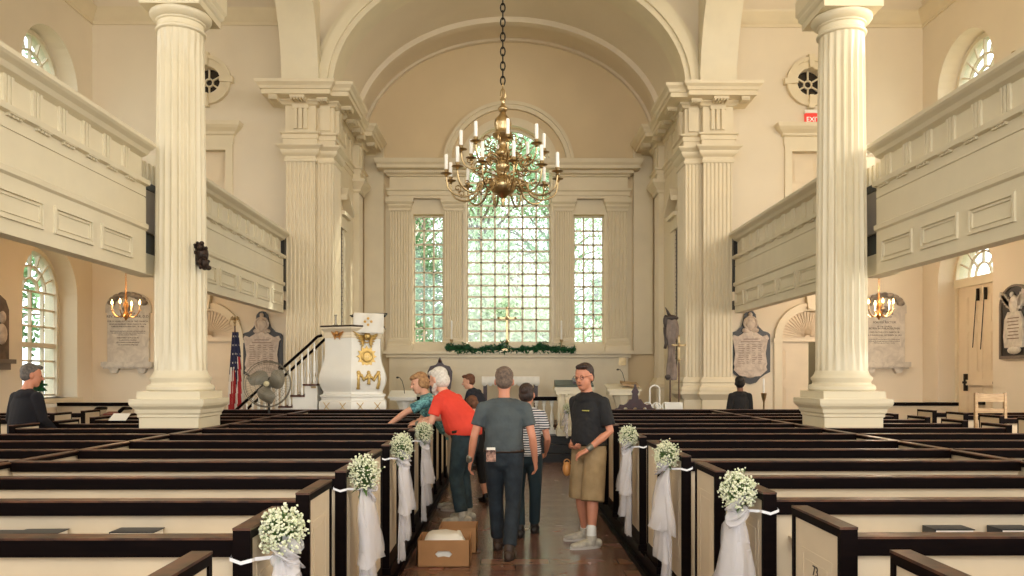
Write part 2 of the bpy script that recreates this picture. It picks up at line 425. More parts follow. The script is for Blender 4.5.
for sgn, nm in ((1, 'right'), (-1, 'left')):
    fin = (lambda b: b) if sgn > 0 else (lambda b: b.mirror())
    m = MB().sweep(PENT, ENT)
    # triglyphs, guttae and mutules
    def trig(x, y, fx, fy, w=.30):
        for t in (-1, 0, 1):
            c = (x+fy*t*w/3.1, y+fx*t*w/3.1)
            m.box(min(c[0]-(.032 if fy else .0)-(.03 if fx else 0), c[0]), c[0]+(.032 if fy else .03), c[1]-(.032 if fx else .03), c[1]+(.032 if fx else .03), 6.41, 6.83)
        m.box(x-(w/2 if fy else .04), x+(w/2 if fy else .04), y-(w/2 if fx else .04), y+(w/2 if fx else .04), 6.80, 6.87)
    for x in (4.0,): trig(x, 15.15, 0, 1)
    trig(3.56, 15.28, 0, 1, .2)
    for y in (15.62, 18.05): trig(3.37, y, 1, 0, .26)
    for y in (16.4, 17.0, 17.5): trig(3.51, y, 1, 0, .2)
    for (x, y, wx, wy) in ((4.0, 14.97, .14, .1), (4.46, 14.97, .08, .1), (3.56, 15.08, .1, .09), (3.2, 15.62, .1, .14), (3.27, 16.4, .09, .12), (3.27, 17.0, .09, .12), (3.27, 17.5, .09, .12), (3.13, 18.05, .1, .14)):
        m.box(x-wx, x+wx, y-wy, y+wy, 6.92, 6.98)
        for i in range(5):
            xx = x-wx+wx*2*(i+.5)/5; m.box(xx-.012, xx+.012, y-wy, y+wy, 6.885, 6.925)
    tag(fin(m).build('trim_entablature_'+nm, PAINT), kind='structure')
    # pier thing
    r = empty('fluted_pier', (sgn*3.9, 15.4, 0), 'cream square pier with fluted faces at the %s side of the chancel arch' % nm, 'pier', kind='structure')
    m = MB().sweep(PP, [(.02, 0), (.05, 0), (.05, .2), (.02, .24), (.02, 1.22), (.05, 1.25), (.09, 1.31), (.11, 1.33), (.11, 1.38), (0, 1.38)])
    fin(m).build('pedestal', PAINT, r, smooth=True)
    m = MB().sweep(PP, [(0, 1.38), (.075, 1.38), (.09, 1.42), (.075, 1.47), (.05, 1.49), (.04, 1.54), (.055, 1.56), (.05, 1.60), (.01, 1.66), (0, 1.66)])
    fin(m).build('base_moulding', PAINT, r, smooth=True)
    m = MB().sweep(PP, [(-.02, 1.6), (-.02, 5.85)], caps=False); m.box(3.5, 4.28, 15.4, 15.7, 1.3, 6.1)
    pil(m, 4.01, .56, 15.165, .05, 1.62, 5.82, 7)
    pil(m, 3.56, .30, 15.295, .05, 1.62, 5.82, 4)
    pil(m, 15.66, .56, 3.395, .05, 1.62, 5.82, 7, axis='x')
    fin(m).build('shaft', PAINT, r)
    m = MB().sweep(PP, [(0, 5.78), (.02, 5.80), (.02, 5.84), (.0, 5.86), (0, 5.90), (.05, 5.93), (.08, 5.98), (.08, 6.01), (.13, 6.05), (.15, 6.07), (.15, 6.10), (0, 6.10)])
    fin(m).build('capital', PAINT, r, smooth=True)
    # chancel side pilaster near the altar wall, monument frame between
    r = empty('chancel_pilaster', (sgn*3.4, 18.05, .48), 'slim fluted pilaster on the %s chancel wall near the altar window' % nm, 'pilaster', kind='structure')
    m = MB(); pil(m, 18.05, .5, 3.38, .13, 1.62, 5.82, 6, axis='x'); fin(m).build('shaft', PAINT, r)
    P2 = [(3.52, 17.8), (3.36, 17.8), (3.36, 18.3), (3.52, 18.3)][::-1]
    m = MB().sweep(P2, [(0, 5.80), (.03, 5.83), (.03, 5.88), (.09, 5.96), (.14, 6.03), (.14, 6.10), (0, 6.10)]); fin(m).build('capital', PAINT, r)
    m = MB().sweep(P2, [(.04, .48), (.04, 1.4), (.08, 1.42), (.08, 1.5), (.05, 1.55), (.0, 1.64)]); fin(m).build('pedestal', PAINT, r)
    # pedimented wall monument with dark louvred panel
    r = empty('pedimented_surround', (sgn*3.45, 16.2, 2.0), 'pedimented frame around a dark slatted panel on the %s chancel wall' % nm, 'wall monument')
    m = MB()
    m.box(3.42, 3.52, 16.36, 16.56, 1.7, 4.7).box(3.40, 3.52, 16.01, 16.62, 4.7, 4.95).box(3.33, 3.52, 16.01, 16.72, 4.95, 5.03)
    for (y0, z0, y1, z1) in ((16.01, 5.25, 16.14, 5.42), (16.76, 5.03, 16.14, 5.42)):
        m.prism([(y0, z0), (y1, z1), (y1, z1+.1), (y0, z0+.1)], 3.28, 3.52, YZ)
    m.prism([(16.01, 5.0), (16.7, 5.0), (16.14, 5.43), (16.01, 5.3)], 3.46, 3.52, YZ)
    fin(m).build('frame', PAINT, r)
    m = MB().box(3.46, 3.51, 16.01, 16.36, 1.75, 4.7)
    for k in range(34): z = 1.8+k*.085; m.obox((3.455, 16.185, z), (.012, 0, .012), (0, .17, 0), (.003, 0, -.003))
    fin(m).build('louvre_panel', mat('louvre_dark', (96, 84, 74), .6), r)

# ---- east wall joinery
m = MB()
EP = [(0, 5.91), (.02, 5.91), (.02, 5.98), (.05, 5.98), (.05, 6.07), (.08, 6.1), (.08, 6.15), (0.0, 6.15), (0, 6.42), (.05, 6.44), (.05, 6.46), (.12, 6.5), (.12, 6.56), (.26, 6.58), (.26, 6.65), (.30, 6.70), (.33, 6.79), (0, 6.79)]
for s in (1, -1):
    b = MB().sweep([(1.08, 19.0), (1.08, 18.84), (2.84, 18.84), (2.84, 19.0)], EP)
    for k in range(36): x = 1.10+k*.0486; b.box(x, x+.026, 18.70, 18.74, 6.49, 6.55)
    for q in ((b if s > 0 else b.mirror()),): m.add(q.v, q.f)
m.build('x', PAINT)
bpy.data.objects['x'].name = 'trim_east_entablature'; bpy.data.objects['trim_east_entablature']['kind'] = 'structure'
for nm2, cx, w in (('outer', 2.60, .48), ('inner', 1.32, .42)):
    for s in (-1, 1):
        side = 'left' if s < 0 else 'right'
        r = empty('altar_wall_pilaster', (s*cx, 18.9, 2.3), 'fluted cream pilaster %s of the altar window, %s one' % (('left' if s < 0 else 'right'), nm2), 'pilaster', kind='structure')
        m = MB(); pil(m, s*cx, w, 18.86, .13, SIL+.12, 5.66, 7); m.build('shaft', PAINT, r)
        x0, x1 = s*cx-w/2, s*cx+w/2
        m = MB().sweep([(x0, 19.0), (x0, 18.87), (x1, 18.87), (x1, 19.0)], [(0, 5.60), (.02, 5.63), (.02, 5.68), (.05, 5.74), (.05, 5.77), (.09, 5.83), (.09, 5.91), (0, 5.91)]); m.build('capital', PAINT, r)
        m = MB().sweep([(x0, 19.0), (x0, 18.87), (x1, 18.87), (x1, 19.0)], [(.06, 2.28), (.06, 2.40), (.04, 2.42), (.05, 2.48), (.02, 2.52), (.02, 2.56), (0, 2.6)]); m.build('base', PAINT, r)
m = MB()
for r0, r1, y0 in ((.99, 1.09, 18.86), (1.08, 1.2, 18.93), (1.40, 1.56, 18.90), (1.50, 1.58, 18.86)):
    m.prism(ringpoly(0, 6.68, r0, r0, r1, r1, n=48), y0, 19.02, XZ)
m.box(-1.10, -1.02, 18.9, 19.0, SIL, 6.68).box(1.02, 1.10, 18.9, 19.0, SIL, 6.68)
tag(m.build('trim_window_arch', PAINT, smooth=20), kind='structure')
# ledge and dado below the windows
m = MB().box(-2.95, 2.95, 18.62, 19.0, 2.20, 2.28).box(-2.90, 2.90, 18.70, 19.0, 2.12, 2.20).box(-2.84, 2.84, 18.78, 19.0, .48, 2.14)
for cx, hw in ((-2.3, .36), (-.95, .5), (.45, .45), (1.85, .5)):
    for (a, b, c, d) in ((cx-hw, cx+hw, 1.86, 1.885), (cx-hw, cx-hw+.025, .9, 1.88), (cx+hw-.025, cx+hw, .9, 1.88)):
        m.box(a, b, 18.765, 18.79, c, d)
m.box(-2.9, 2.9, 18.74, 18.8, .48, .7)
tag(m.build('trim_altar_wall_dado', PAINT), kind='structure')
m = MB()
for s in (-1, 1): m.box(min(s*2.99, s*3.45), max(s*2.99, s*3.45), 18.9, 19.02, 2.2, 7.3)
tag(m.build('trim_east_corner_strip', PAINT), kind='structure')

m = MB().prism(rect(-2.95, 2.95, 2.2, 5.98), 18.955, 18.99, XZ, [rect(-1.02, 1.02, 2.462, 5.97), rect(-2.30, -1.56, SIL, WT), rect(1.56, 2.30, SIL, WT)])
tag(m.build('trim_east_panel', PAINT), kind='structure')
# ---- east windows
def grid(mb, u0, u1, v0, v1, nu, nv, t, w0, w1, mp):
    for i in range(nu+1):
        u = u0+(u1-u0)*i/nu; mb.prism(rect(u-t/2, u+t/2, v0, v1), w0, w1, mp)
    for j in range(nv+1):
        v = v0+(v1-v0)*j/nv; mb.prism(rect(u0, u1, v-t/2, v+t/2), w0, w1, mp)
MUNT = mat('window_bar_paint', (226, 214, 190), .5, var=.03)
wi = 0
def window_obj(n, frame_mb, glass_mb, fm=MUNT):
    e = empty('window_%d' % n, (0, 0, 0), kind='structure')
    frame_mb.build('frame', fm, e); glass_mb.build('glass', GLASS, e, fix=False)
m = MB(); grid(m, -1.0, 1.0, SIL+.03, 6.63, 6, 15, .044, 19.12, 19.16, XZ)
m.prism(ringpoly(0, 6.63, .96, .96, 1.03, 1.03), 19.1, 19.18, XZ); m.prism(ringpoly(0, 6.63, .44, .44, .47, .47), 19.12, 19.16, XZ)
for k in range(1, 8):
    a = PI*k/8; bar(m, .46*math.cos(a), 6.63+.46*math.sin(a), .98*math.cos(a), 6.63+.98*math.sin(a), .03, 19.12, 19.16, XZ)
g = MB().prism(archpoly(0, 1.01, SIL, 6.63, n=24), 19.135, 19.145, XZ); window_obj(1, m, g)
for n, c in ((2, -1.93), (3, 1.93)):
    m = MB(); grid(m, c-.35, c+.35, SIL+.03, WT-.03, 3, 9, .04, 19.12, 19.16, XZ)
    window_obj(n, m, MB().prism(rect(c-.36, c+.36, SIL, WT), 19.135, 19.145, XZ))
# ---- side windows
def arched_side_window(n, sgn, yc, v0, vs_, hw, nv, fanonly=False):
    x0 = sgn*(XW+.36); x1 = sgn*(XW+.42); m = MB()
    grid(m, yc-hw+.03, yc+hw-.03, v0+.03, vs_, 4, nv, .032, x0, x1, YZ)
    m.prism(ringpoly(yc, vs_, hw-.06, hw-.06, hw+.02, hw+.02), sgn*(XW+.32), sgn*(XW+.46), YZ)
    for s in (-1, 1): m.prism(rect(yc+s*hw-.04, yc+s*hw+.04, v0, vs_), sgn*(XW+.32), sgn*(XW+.46), YZ)
    for rr in (.3, .58): m.prism(ringpoly(yc, vs_, hw*rr-.014, hw*rr-.014, hw*rr+.014, hw*rr+.014), x0, x1, YZ)
    for k in range(1, 8):
        a = PI*k/8; r0 = .3 if k % 2 == 0 else .58
        bar(m, yc+hw*r0*math.cos(a), vs_+hw*r0*math.sin(a), yc+hw*.95*math.cos(a), vs_+hw*.95*math.sin(a), .026, x0, x1, YZ)
    m.prism(rect(yc-hw, yc+hw, v0+(vs_-v0)*.47, v0+(vs_-v0)*.47+.07), sgn*(XW+.34), sgn*(XW+.44), YZ)
    window_obj(n, m, MB().prism(archpoly(yc, hw, v0, vs_), sgn*(XW+.385), sgn*(XW+.395), YZ))
n = 4
for sgn in (-1, 1):
    for k in range(3):
        arched_side_window(n, sgn, [14.2, 8.6, 3.0][k], 5.2, 7.03, .80, 5); n += 1
        if not (sgn > 0 and k == 0): arched_side_window(n, sgn, WINY[k], 1.30, 3.2, .78, 6); n += 1
    m = MB()
    for k in range(3):
        if not (sgn > 0 and k == 0):
            a, b = sorted((sgn*(XW-.06), sgn*(XW+.5))); m.box(a, b, WINY[k]-.95, WINY[k]+.95, 1.2, 1.28)
    tag(m.build('trim_window_sills_'+('left' if sgn < 0 else 'right'), PAINT), kind='structure')

# ---- doors of the aisle east walls (arched, with sunburst fanlight)
def panel_door(mb, u0, u1, v0, v1, w, d, mp, rows=((.06, .30), (.36, .62), (.68, .94)), sgnw=-1):
    mb.prism(rect(u0, u1, v0, v1), w, w+.05, mp)
    for a, b in rows:
        z0, z1 = v0+(v1-v0)*a, v0+(v1-v0)*b
        mb.prism(rect(u0+.07, u1-.07, z0, z1), w-.006, w+.01, mp)
        mb.prism(rect(u0+.10, u1-.10, z0+.03, z1-.03), w-.016, w+.01, mp)
DOORP = mat('door_paint', (232, 214, 184), .42, var=.03)
for i, sgn in enumerate((-1, 1)):
    e = empty('door_%d' % (i+1), (sgn*DX, YE, 0), kind='structure')
    c = sgn*DX
    m = MB().prism(ringpoly(c, 2.41, .56, .56, .66, .66), YE-.05, YE+.02, XZ); m.prism(ringpoly(c, 2.41, .63, .63, .71, .71), YE-.08, YE+.02, XZ)
    for s in (-1, 1): m.box(c+s*.635-.075, c+s*.635+.075, YE-.05, YE+.02, .02, 2.41); m.box(c+s*.64-.09, c+s*.64+.09, YE-.07, YE+.02, 2.33, 2.43)
    m.prism([(c-.06, 3.0), (c+.06, 3.0), (c+.09, 3.26), (c-.09, 3.26)], YE-.12, YE+.02, XZ)
    m.build('door_casing', PAINT, e)
    m = MB(); m.prism(archpoly(c, .56, 2.41, 2.43, .55), YE+.1, YE+.14, XZ)
    for k in range(25):
        a = PI*(k+.5)/25; m.prism([(c+.06*math.cos(a), 2.44+.06*math.sin(a)), (c+.54*math.cos(a-.035), 2.44+.52*math.sin(a-.035)), (c+.54*math.cos(a+.035), 2.44+.52*math.sin(a+.035))], YE+.07, YE+.11, XZ)
    m.box(c-.56, c+.56, YE+.02, YE+.14, 2.36, 2.44)
    m.build('fan_panel', DOORP, e)
    if sgn < 0:
        m = MB(); panel_door(m, c-.55, c+.55, .02, 2.36, YE+.1, .05, XZ); m.build('door_leaf', DOORP, e)
    else:
        m = MB(); panel_door(m, c-.55, c+.02, .02, 2.36, YE+.1, .05, XZ); m.build('door_leaf', DOORP, e)
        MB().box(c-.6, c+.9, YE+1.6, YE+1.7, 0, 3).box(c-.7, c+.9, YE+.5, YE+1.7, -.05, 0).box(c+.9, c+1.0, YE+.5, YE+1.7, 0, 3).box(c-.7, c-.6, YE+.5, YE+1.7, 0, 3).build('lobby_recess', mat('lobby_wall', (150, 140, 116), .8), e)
# blocking behind left door wall and the upper openings
for i, sgn in enumerate((-1, 1)):
    side = 'left' if sgn < 0 else 'right'
    c = sgn*6.0
    e = empty('door_%d' % (i+3), (c, YE, 4.2), kind='structure')
    m = MB().box(c-.56, c-.42, YE-.05, YE+.02, 4.3, 6.12).box(c+.42, c+.56, YE-.05, YE+.02, 4.3, 6.12).box(c-.56, c+.56, YE-.05, YE+.02, 6.12, 6.26)
    m.sweep([(c-.58, YE), (c-.58, YE-.06), (c+.58, YE-.06), (c+.58, YE)], [(0, 6.24), (0, 6.40), (.04, 6.42), (.05, 6.46), (.12, 6.52), (.16, 6.57), (.18, 6.64), (0, 6.64)])
    m.build('door_casing', PAINT, e)
    m = MB(); panel_door(m, c-.42, c-.0, 4.25, 6.12, YE+.12, .05, XZ); panel_door(m, c+.0, c+.42, 4.25, 6.12, YE+.12, .05, XZ); m.build('door_leaf', DOORP, e)
    # round window
    c = sgn*NW
    fr = MB().prism([(c+.44*math.cos(2*PI*k/40), 7.49+.44*math.sin(2*PI*k/40)) for k in range(40)], YE-.06, YE+.02, XZ, [[(c+.27*math.cos(2*PI*k/40), 7.49+.27*math.sin(2*PI*k/40)) for k in range(40)]])
    fr.prism([(c+.48*math.cos(2*PI*k/40), 7.49+.48*math.sin(2*PI*k/40)) for k in range(40)], YE-.09, YE-.0, XZ, [[(c+.41*math.cos(2*PI*k/40), 7.49+.41*math.sin(2*PI*k/40)) for k in range(40)]])
    for k in range(4):
        a = PI/2*k; d = Vector((math.cos(a), math.sin(a))); t = Vector((-d.y, d.x))
        p = [Vector((c, 7.49))+d*.27-t*.04, Vector((c, 7.49))+d*.53-t*.06, Vector((c, 7.49))+d*.53+t*.06, Vector((c, 7.49))+d*.27+t*.04]
        fr.prism([tuple(q) for q in p], YE-.12, YE, XZ)
    for k in range(3):
        a = PI/3*k+PI/6
        for s in (0, PI): bar(fr, c+.08*math.cos(a+s), 7.49+.08*math.sin(a+s), c+.27*math.cos(a+s), 7.49+.27*math.sin(a+s), .03, YE+.1, YE+.14, XZ)
    fr.prism([(c+.09*math.cos(2*PI*k/20), 7.49+.09*math.sin(2*PI*k/20)) for k in range(20)], YE+.1, YE+.14, XZ, [[(c+.06*math.cos(2*PI*k/20), 7.49+.06*math.sin(2*PI*k/20)) for k in range(20)]])
    e = empty('window_%d' % (n+i), (c, YE, 7.49), kind='structure'); fr.build('frame', PAINT, e, smooth=20)
    MB().prism([(c+.28*math.cos(2*PI*k/24), 7.49+.28*math.sin(2*PI*k/24)) for k in range(24)], YE+.15, YE+.17, XZ).build('glass', mat('dark_pane', (52, 44, 36), .2), e)
    # backing room behind wall (keeps daylight out)
# big double door with fanlight, right wall
e = empty('door_5', (XW, 14.2, 0), kind='structure')
m = MB(); xx = XW+.34
m.prism(rect(13.38, 13.46, .02, 3.5), xx-.04, xx+.1, YZ); m.prism(rect(14.94, 15.02, .02, 3.5), xx-.04, xx+.1, YZ); m.prism(rect(13.38, 15.02, 3.34, 3.50), xx-.06, xx+.1, YZ)
m.prism(ringpoly(14.2, 3.48, .78, .78, .86, .86), xx-.04, xx+.1, YZ); m.build('door_casing', PAINT, e)
m = MB()
for k in range(1, 8):
    a = PI*k/8; r0 = .3 if k % 2 == 0 else .55
    bar(m, 14.2+.78*r0*math.cos(a), 3.5+.78*r0*math.sin(a), 14.2+.78*math.cos(a), 3.5+.78*math.sin(a), .03, xx, xx+.04, YZ)
for rr in (.24, .44): m.prism(ringpoly(14.2, 3.5, rr-.015, rr-.015, rr+.015, rr+.015), xx, xx+.04, YZ)
m.build('fanlight_bars', MUNT, e)
MB().prism(archpoly(14.2, .8, 3.48, 3.5), xx+.015, xx+.025, YZ).build('fanlight_glass', GLASS, e, fix=False)
for a, b in ((13.46, 14.195), (14.205, 14.94)):
    m = MB(); m.prism(rect(a, b, .02, 3.34), xx, xx+.06, YZ)
    for z0, z1 in ((.15, .85), (1.0, 1.35), (1.75, 2.5), (2.62, 3.15)):
        for c in ((a+b)/2-.16, (a+b)/2+.16): m.prism(rect(c-.11, c+.11, z0, z1), xx-.008, xx+.01, YZ); m.prism(rect(c-.08, c+.08, z0+.03, z1-.03), xx-.018, xx+.01, YZ)
    l = m.build('door_leaf', DOORP, e)
m = MB()
for y in (14.05, 14.28): m.box(xx-.06, xx-.02, y-.02, y+.02, 3.05, 3.27)
m.tube([(xx-.05, 14.06, 3.2), (xx-.05, 14.18, 2.16)], .008).tube([(xx-.05, 14.30, 3.2), (xx-.05, 14.42, 2.2)], .008)
for y in (13.72, 14.64): m.box(xx-.08, xx-.02, y-.022, y+.022, 1.40, 1.72).box(xx-.08, xx-.02, y-.06, y+.06, 1.54, 1.58)
m.box(xx-.06, xx-.01, 14.1, 14.30, 1.16, 1.30)
m.build('door_bolts', IRON, e)
MB().prism(rect(13.62, 14.74, 1.51, 1.61), xx-.06, xx-.02, YZ).build('door_bar', DOORP, e)

# ---- galleries
GX = 4.3
GPROF = [(-.16, 2.88), (0, 2.88), (0, 3.38), (.03, 3.40), (.035, 3.45), (0, 3.47), (0, 3.765), (-.012, 3.765), (-.012, 3.78), (0, 3.78), (0, 3.90), (.05, 3.91), (.06, 3.96), (.0, 3.985), (-.05, 3.985), (-.05, 4.24), (.02, 4.27), (.05, 4.31), (.10, 4.34), (.12, 4.36), (.12, 4.40), (-.25, 4.43), (-.25, 2.98), (-.16, 2.98)]
def gallery(sgn, y0, y1, label):
    PB, SB, SS = (7.75, 7.21, .42) if sgn < 0 else (7.95, 6.95, .43)
    r = empty('gallery_balcony', (sgn*GX, (y0+y1)/2, 2.88), label, 'gallery', kind='thing')
    path = [(GX, y0), (GX, y1)]  # travel +y, right = +x ; want outward = -x (to nave) for sgn>0
    fin = (lambda b: b) if sgn > 0 else (lambda b: b.mirror())
    m = MB().sweep(path[::-1], GPROF)
    # raised frame on the fascia between sunk panels
    fin(m).build('parapet', GALP, r)
    S = .86; k = math.floor((y0-PB)/S)
    while True:
        c = PB+k*S; k += 1
        if c-.36 > y1-.1: break
        a, b = max(c-.345, y0+.05), min(c+.345, y1-.05)
        if b-a < .15: continue
        pn = MB(); mp = YZ
        pn.prism(rect(a, b, 3.01, 3.27), GX-.022, GX+.01, YZ, [rect(a+.03, b-.03, 3.04, 3.24)])
        pn.prism(rect(a+.05, b-.05, 3.06, 3.22), GX-.014, GX+.01, YZ, [rect(a+.062, b-.062, 3.072, 3.208)])
        fin(pn).build('fascia_panel', GALP, r)
    k = math.floor((y0-SB)/SS)
    while SB+k*SS < y1-.08:
        c = SB+k*SS; k += 1
        if c < y0+.1: continue
        st = MB()
        for t in (-.055, 0, .055): st.box(GX+.028, GX+.06, c+t-.019, c+t+.019, 3.985, 4.25)
        st.box(GX-.045, GX+.06, c-.1, c+.1, 3.90, 3.912)
        for t in (-.08, -.027, .027, .08): st.box(GX-.03, GX+.01, c+t-.018, c+t+.018, 3.88, 3.905)
        fin(st).build('triglyph_strip', GALP, r)
    m = MB().box(GX+.2, XW-.02, y0, y1, 4.10, 4.16); fin(m).build('gallery_floor', PLASTER, r)
    return r
for sgn, side in ((-1, 'left'), (1, 'right')):
    gallery(sgn, YW+.1, 9.30, 'cream panelled gallery front on the %s side, near the camera before the column' % side)
    gallery(sgn, 9.86, 15.05, 'short far length of panelled gallery on the %s between column and chancel pier' % side)
# black blocks stand in for the shade in the gaps at the gallery ends
for sgn, side in ((-1, 'left'), (1, 'right')):
    a, b = sorted((sgn*(GX-.02), sgn*(GX+.2)))
    tag(MB().box(a, b, 15.05, 15.17, 3.3, 4.36).box(a, b, 15.05, 15.17, 2.95, 3.12).build('gallery_gap_shade_'+side, BLACK), kind='structure')

# ---- columns
def shaft_ring(cx, cyy, R, z, depth, n=20, per=6):
    out = []
    for i in range(n):
        for k in range(per):
            t = k/per; a = 2*PI*(i+t)/n
            d = 0 if t < .22 else math.sin(PI*(t-.22)/.78)
            out.append((cx+(R-depth*d)*math.cos(a), cyy+(R-depth*d)*math.sin(a), z))
    return out
def column(cx, cyy, label, full=True):
    r = empty('fluted_column', (cx, cyy, 0), label, 'column', kind='thing')
    h = .345
    sq = [(cx-h, cyy-h), (cx-h, cyy+h), (cx+h, cyy+h), (cx+h, cyy-h)][::-1]
    m = MB().sweep(sq, [(0, 0), (0, 1.19), (.015, 1.20), (.015, 1.23), (.03, 1.25), (.035, 1.29), (.075, 1.33), (.085, 1.36), (.085, 1.41), (.02, 1.415), (.02, 1.50), (0, 1.50)], closed=True)
    m.build('pedestal', PAINT2, r)
    m = MB().lathe([(.36, 1.495), (.385, 1.52), (.385, 1.55), (.365, 1.575), (.34, 1.58), (.33, 1.60), (.335, 1.62), (.35, 1.64), (.35, 1.66), (.33, 1.68), (.315, 1.70), (.30, 1.74), (.29, 1.76)], (cx, cyy, 0), 48)
    m.build('column_base', PAINT2, r, smooth=True)
    rings = []
    for k in range(25):
        t = k/24; z = 1.74+t*(5.80-1.74); R = .298-.036*t**1.5
        dpt = .036*min(1, max(0, min(k-.5, 23.5-k)))
        rings.append(shaft_ring(cx, cyy, R, z, dpt))
    MB().loft(rings).build('shaft', PAINT2, r, smooth=50)
    m = MB().lathe([(.255, 5.78), (.285, 5.80), (.29, 5.82), (.275, 5.84), (.262, 5.85), (.262, 5.90), (.28, 5.91), (.285, 5.925), (.30, 5.93), (.33, 5.955), (.35, 5.985), (.35, 6.01), (.335, 6.025)], (cx, cyy, 0), 48)
    m.build('echinus', PAINT2, r, smooth=True)
    h = .35; sq = [(cx-h, cyy-h), (cx-h, cyy+h), (cx+h, cyy+h), (cx+h, cyy-h)][::-1]
    m = MB().sweep(sq, [(0, 6.02), (0, 6.10), (.02, 6.12), (.035, 6.15), (.035, 6.18), (.06, 6.22), (.06, 6.4), (.04, 6.45), (.0, 6.5), (0, 6.9), (.2, 7.0), (.25, 7.2), (0, 7.2)], closed=True)
    m.build('entablature_block', PAINT2, r)
    return r
column(-XA, 9.57, 'tall fluted cream column left of the aisle with a dark carved figure on it')
column(XA, 9.57, 'tall fluted cream column right of the aisle on a square white pedestal')
# ================================================================ PEWS
PT = 1.11                                       # height of the pew backs
ROWY = [2.82+.83*k for k in range(-1, 12)]
def end_panel(parent, x, s, y0, y1, zt=1.14, number=None, fw=.024):
    """pew end board; x = aisle face, s = direction of the pew (+1 towards +x)"""
    a, b = sorted((x, x+s*.062))
    m = MB().prism(rect(y0, y1, .19, zt), a, b, YZ, [rect(y0+fw, y1-fw, .30, zt-fw*1.3)])
    a2, b2 = sorted((x-s*.012, x+s*.074)); m.box(a2, b2, y0-.012, y1+.012, .15, .20)
    ep = m.build('end_frame', [PEWD], parent)
    a2, b2 = sorted((x-s*.001, x+s*.063))
    MB().box(a2, b2, y0-.001, y1+.001, zt-.001, zt+.008).build('end_cap', RAILT, ep)
    m = MB().box(a+(.008 if fw > .022 else .002), b-(.008 if fw > .022 else .002), y0+(.03 if fw > .03 else .012), y1-.012 if fw < .03 else y1-.03, .28, zt-fw*1.4)
    xi0, xi1 = sorted((x+s*.006, x+s*.056)); 
    for (p, q, z0, z1) in ((y0+.09, y1-.09, .42, zt-.14),):
        m.prism(rect(p, q, z0, z1), xi0, xi1, YZ, [rect(p+.02, q-.02, z0+.02, z1-.02)]); m.prism(rect(p+.04, q-.04, z0+.04, z1-.04), xi0, xi1, YZ)
    pn = m.build('end_panel', PEWC, ep)
    if number: text(number, .055, (x+s*.004, (y0+y1)/2, .915), ep, INK, 'pew_number', rz=-PI/2 if s > 0 else PI/2, ext=.001)
    return ep
def pew(xa, xb, y, label, ends=(True, False), group='boxed pews', number=None, rack=True, fw=.024):
    s = 1 if xb > xa else -1
    r = empty('box_pew', (xa, y, .15), label, 'pew', group)
    a, b = sorted((xa+s*(.03 if ends[0] else 0), xb-s*(.03 if ends[1] else 0)))
    m = MB().box(a, b, y, y+.022, .15, PT-.05)
    m.box(a, b, y-.006, y+.028, .15, .27)
    m.build('back_panel', PEWC, r)
    MB().box(a, b, y-.03, y+.05, PT-.068, PT-.006).build('top_rail', PEWD, r)
    MB().box(a, b, y-.031, y+.051, PT-.008, PT).build('rail_cap', RAILT, r)
    MB().box(a, b, y+.022, y+.40, .56, .60).box(a, b, y+.36, y+.38, .15, .56).build('seat', PEWC, r)
    if rack: MB().box(a+.1, b-.1, y-.13, y, .93, .94).box(a+.1, b-.1, y-.135, y-.125, .93, .953).build('book_rack', PEWC, r)
    if ends[0]: end_panel(r, xa, s, y-.05, y+.42, number=number, fw=fw)
    if ends[1]: end_panel(r, xb, -s, y-.05, y+.42, fw=.02)
    return r
XL, XR = -.98, 1.09
for s, side, xa in ((-1, 'left', XL), (1, 'right', XR)):
    for k, y in enumerate(ROWY):
        pew(xa, s*3.38, y, 'cream pew just %s of the aisle, %s row from the camera' % (side, ORD[k]), (True, False), 'pews beside the aisle', number='73' if (s > 0 and k == 1) else None, rack=(k in (1, 2, 3)))
    for k, y in enumerate(ROWY):
        if k < 1: continue
        if abs(y-9.57) < .5: xin = s*4.45
        else: xin = s*3.44
        pew(xin, s*5.45, y, 'cream pew of the outer %s block beyond the partition rail, %s row from the camera' % (side, ORD[k-1]), (False, True), 'pews of the outer blocks', rack=False)
    for k, y in enumerate(ROWY):
        if k < 4: continue
        pew(s*6.55, s*8.12, y+.3, 'short cream pew against the %s side wall, %s one counted from the camera' % (side, ORD[k-4]), (True, False), 'pews along the side walls', rack=False, fw=.02)
    # centre partition between the blocks
    r = empty('pew_partition', (s*3.41, 7, .15), 'long partition with a dark rail dividing the inner and outer %s pews' % side, 'partition')
    a, b = sorted((s*3.385, s*3.435)); e = 13.3
    MB().box(a+.012, b-.012, .9, e, .15, PT-.03).build('partition_panel', PEWC, r)
    MB().box(a-.012, b+.012, .9, e, PT-.040, PT-.012).build('partition_rail', PEWD, r)
    MB().box(a-.014, b+.014, .9, e, PT-.014, PT-.006).build('rail_cap', RAILT, r)
    # front screen
    r = empty('pew_front_screen', (s*3, 13.35, .15), 'dark railed screen closing the front of the %s pews before the chancel' % side, 'partition')
    a, b = sorted((xa, s*5.48))
    MB().box(a, b, 13.32, 13.36, .15, PT-.05).build('screen_panel', PEWC, r)
    MB().box(a, b, 13.29, 13.39, PT-.07, PT-.004).build('screen_rail', PEWD, r)
    MB().box(a, b, 13.285, 13.395, PT-.006, PT+.006).build('rail_cap', RAILT, r)
    # low screens near the side walls
    r = empty('wall_pew_screen', (s*7.5, 14.3, 0), 'taller dark railed screen by the %s side wall beyond the last wall pew' % side, 'partition')
    a, b = sorted((s*6.8, s*8.15))
    MB().box(a, b, 14.3, 14.34, 0, 1.16).build('screen_panel', PEWC, r)
    MB().box(a, b, 14.27, 14.37, 1.14, 1.20).build('screen_rail', PEWD, r)

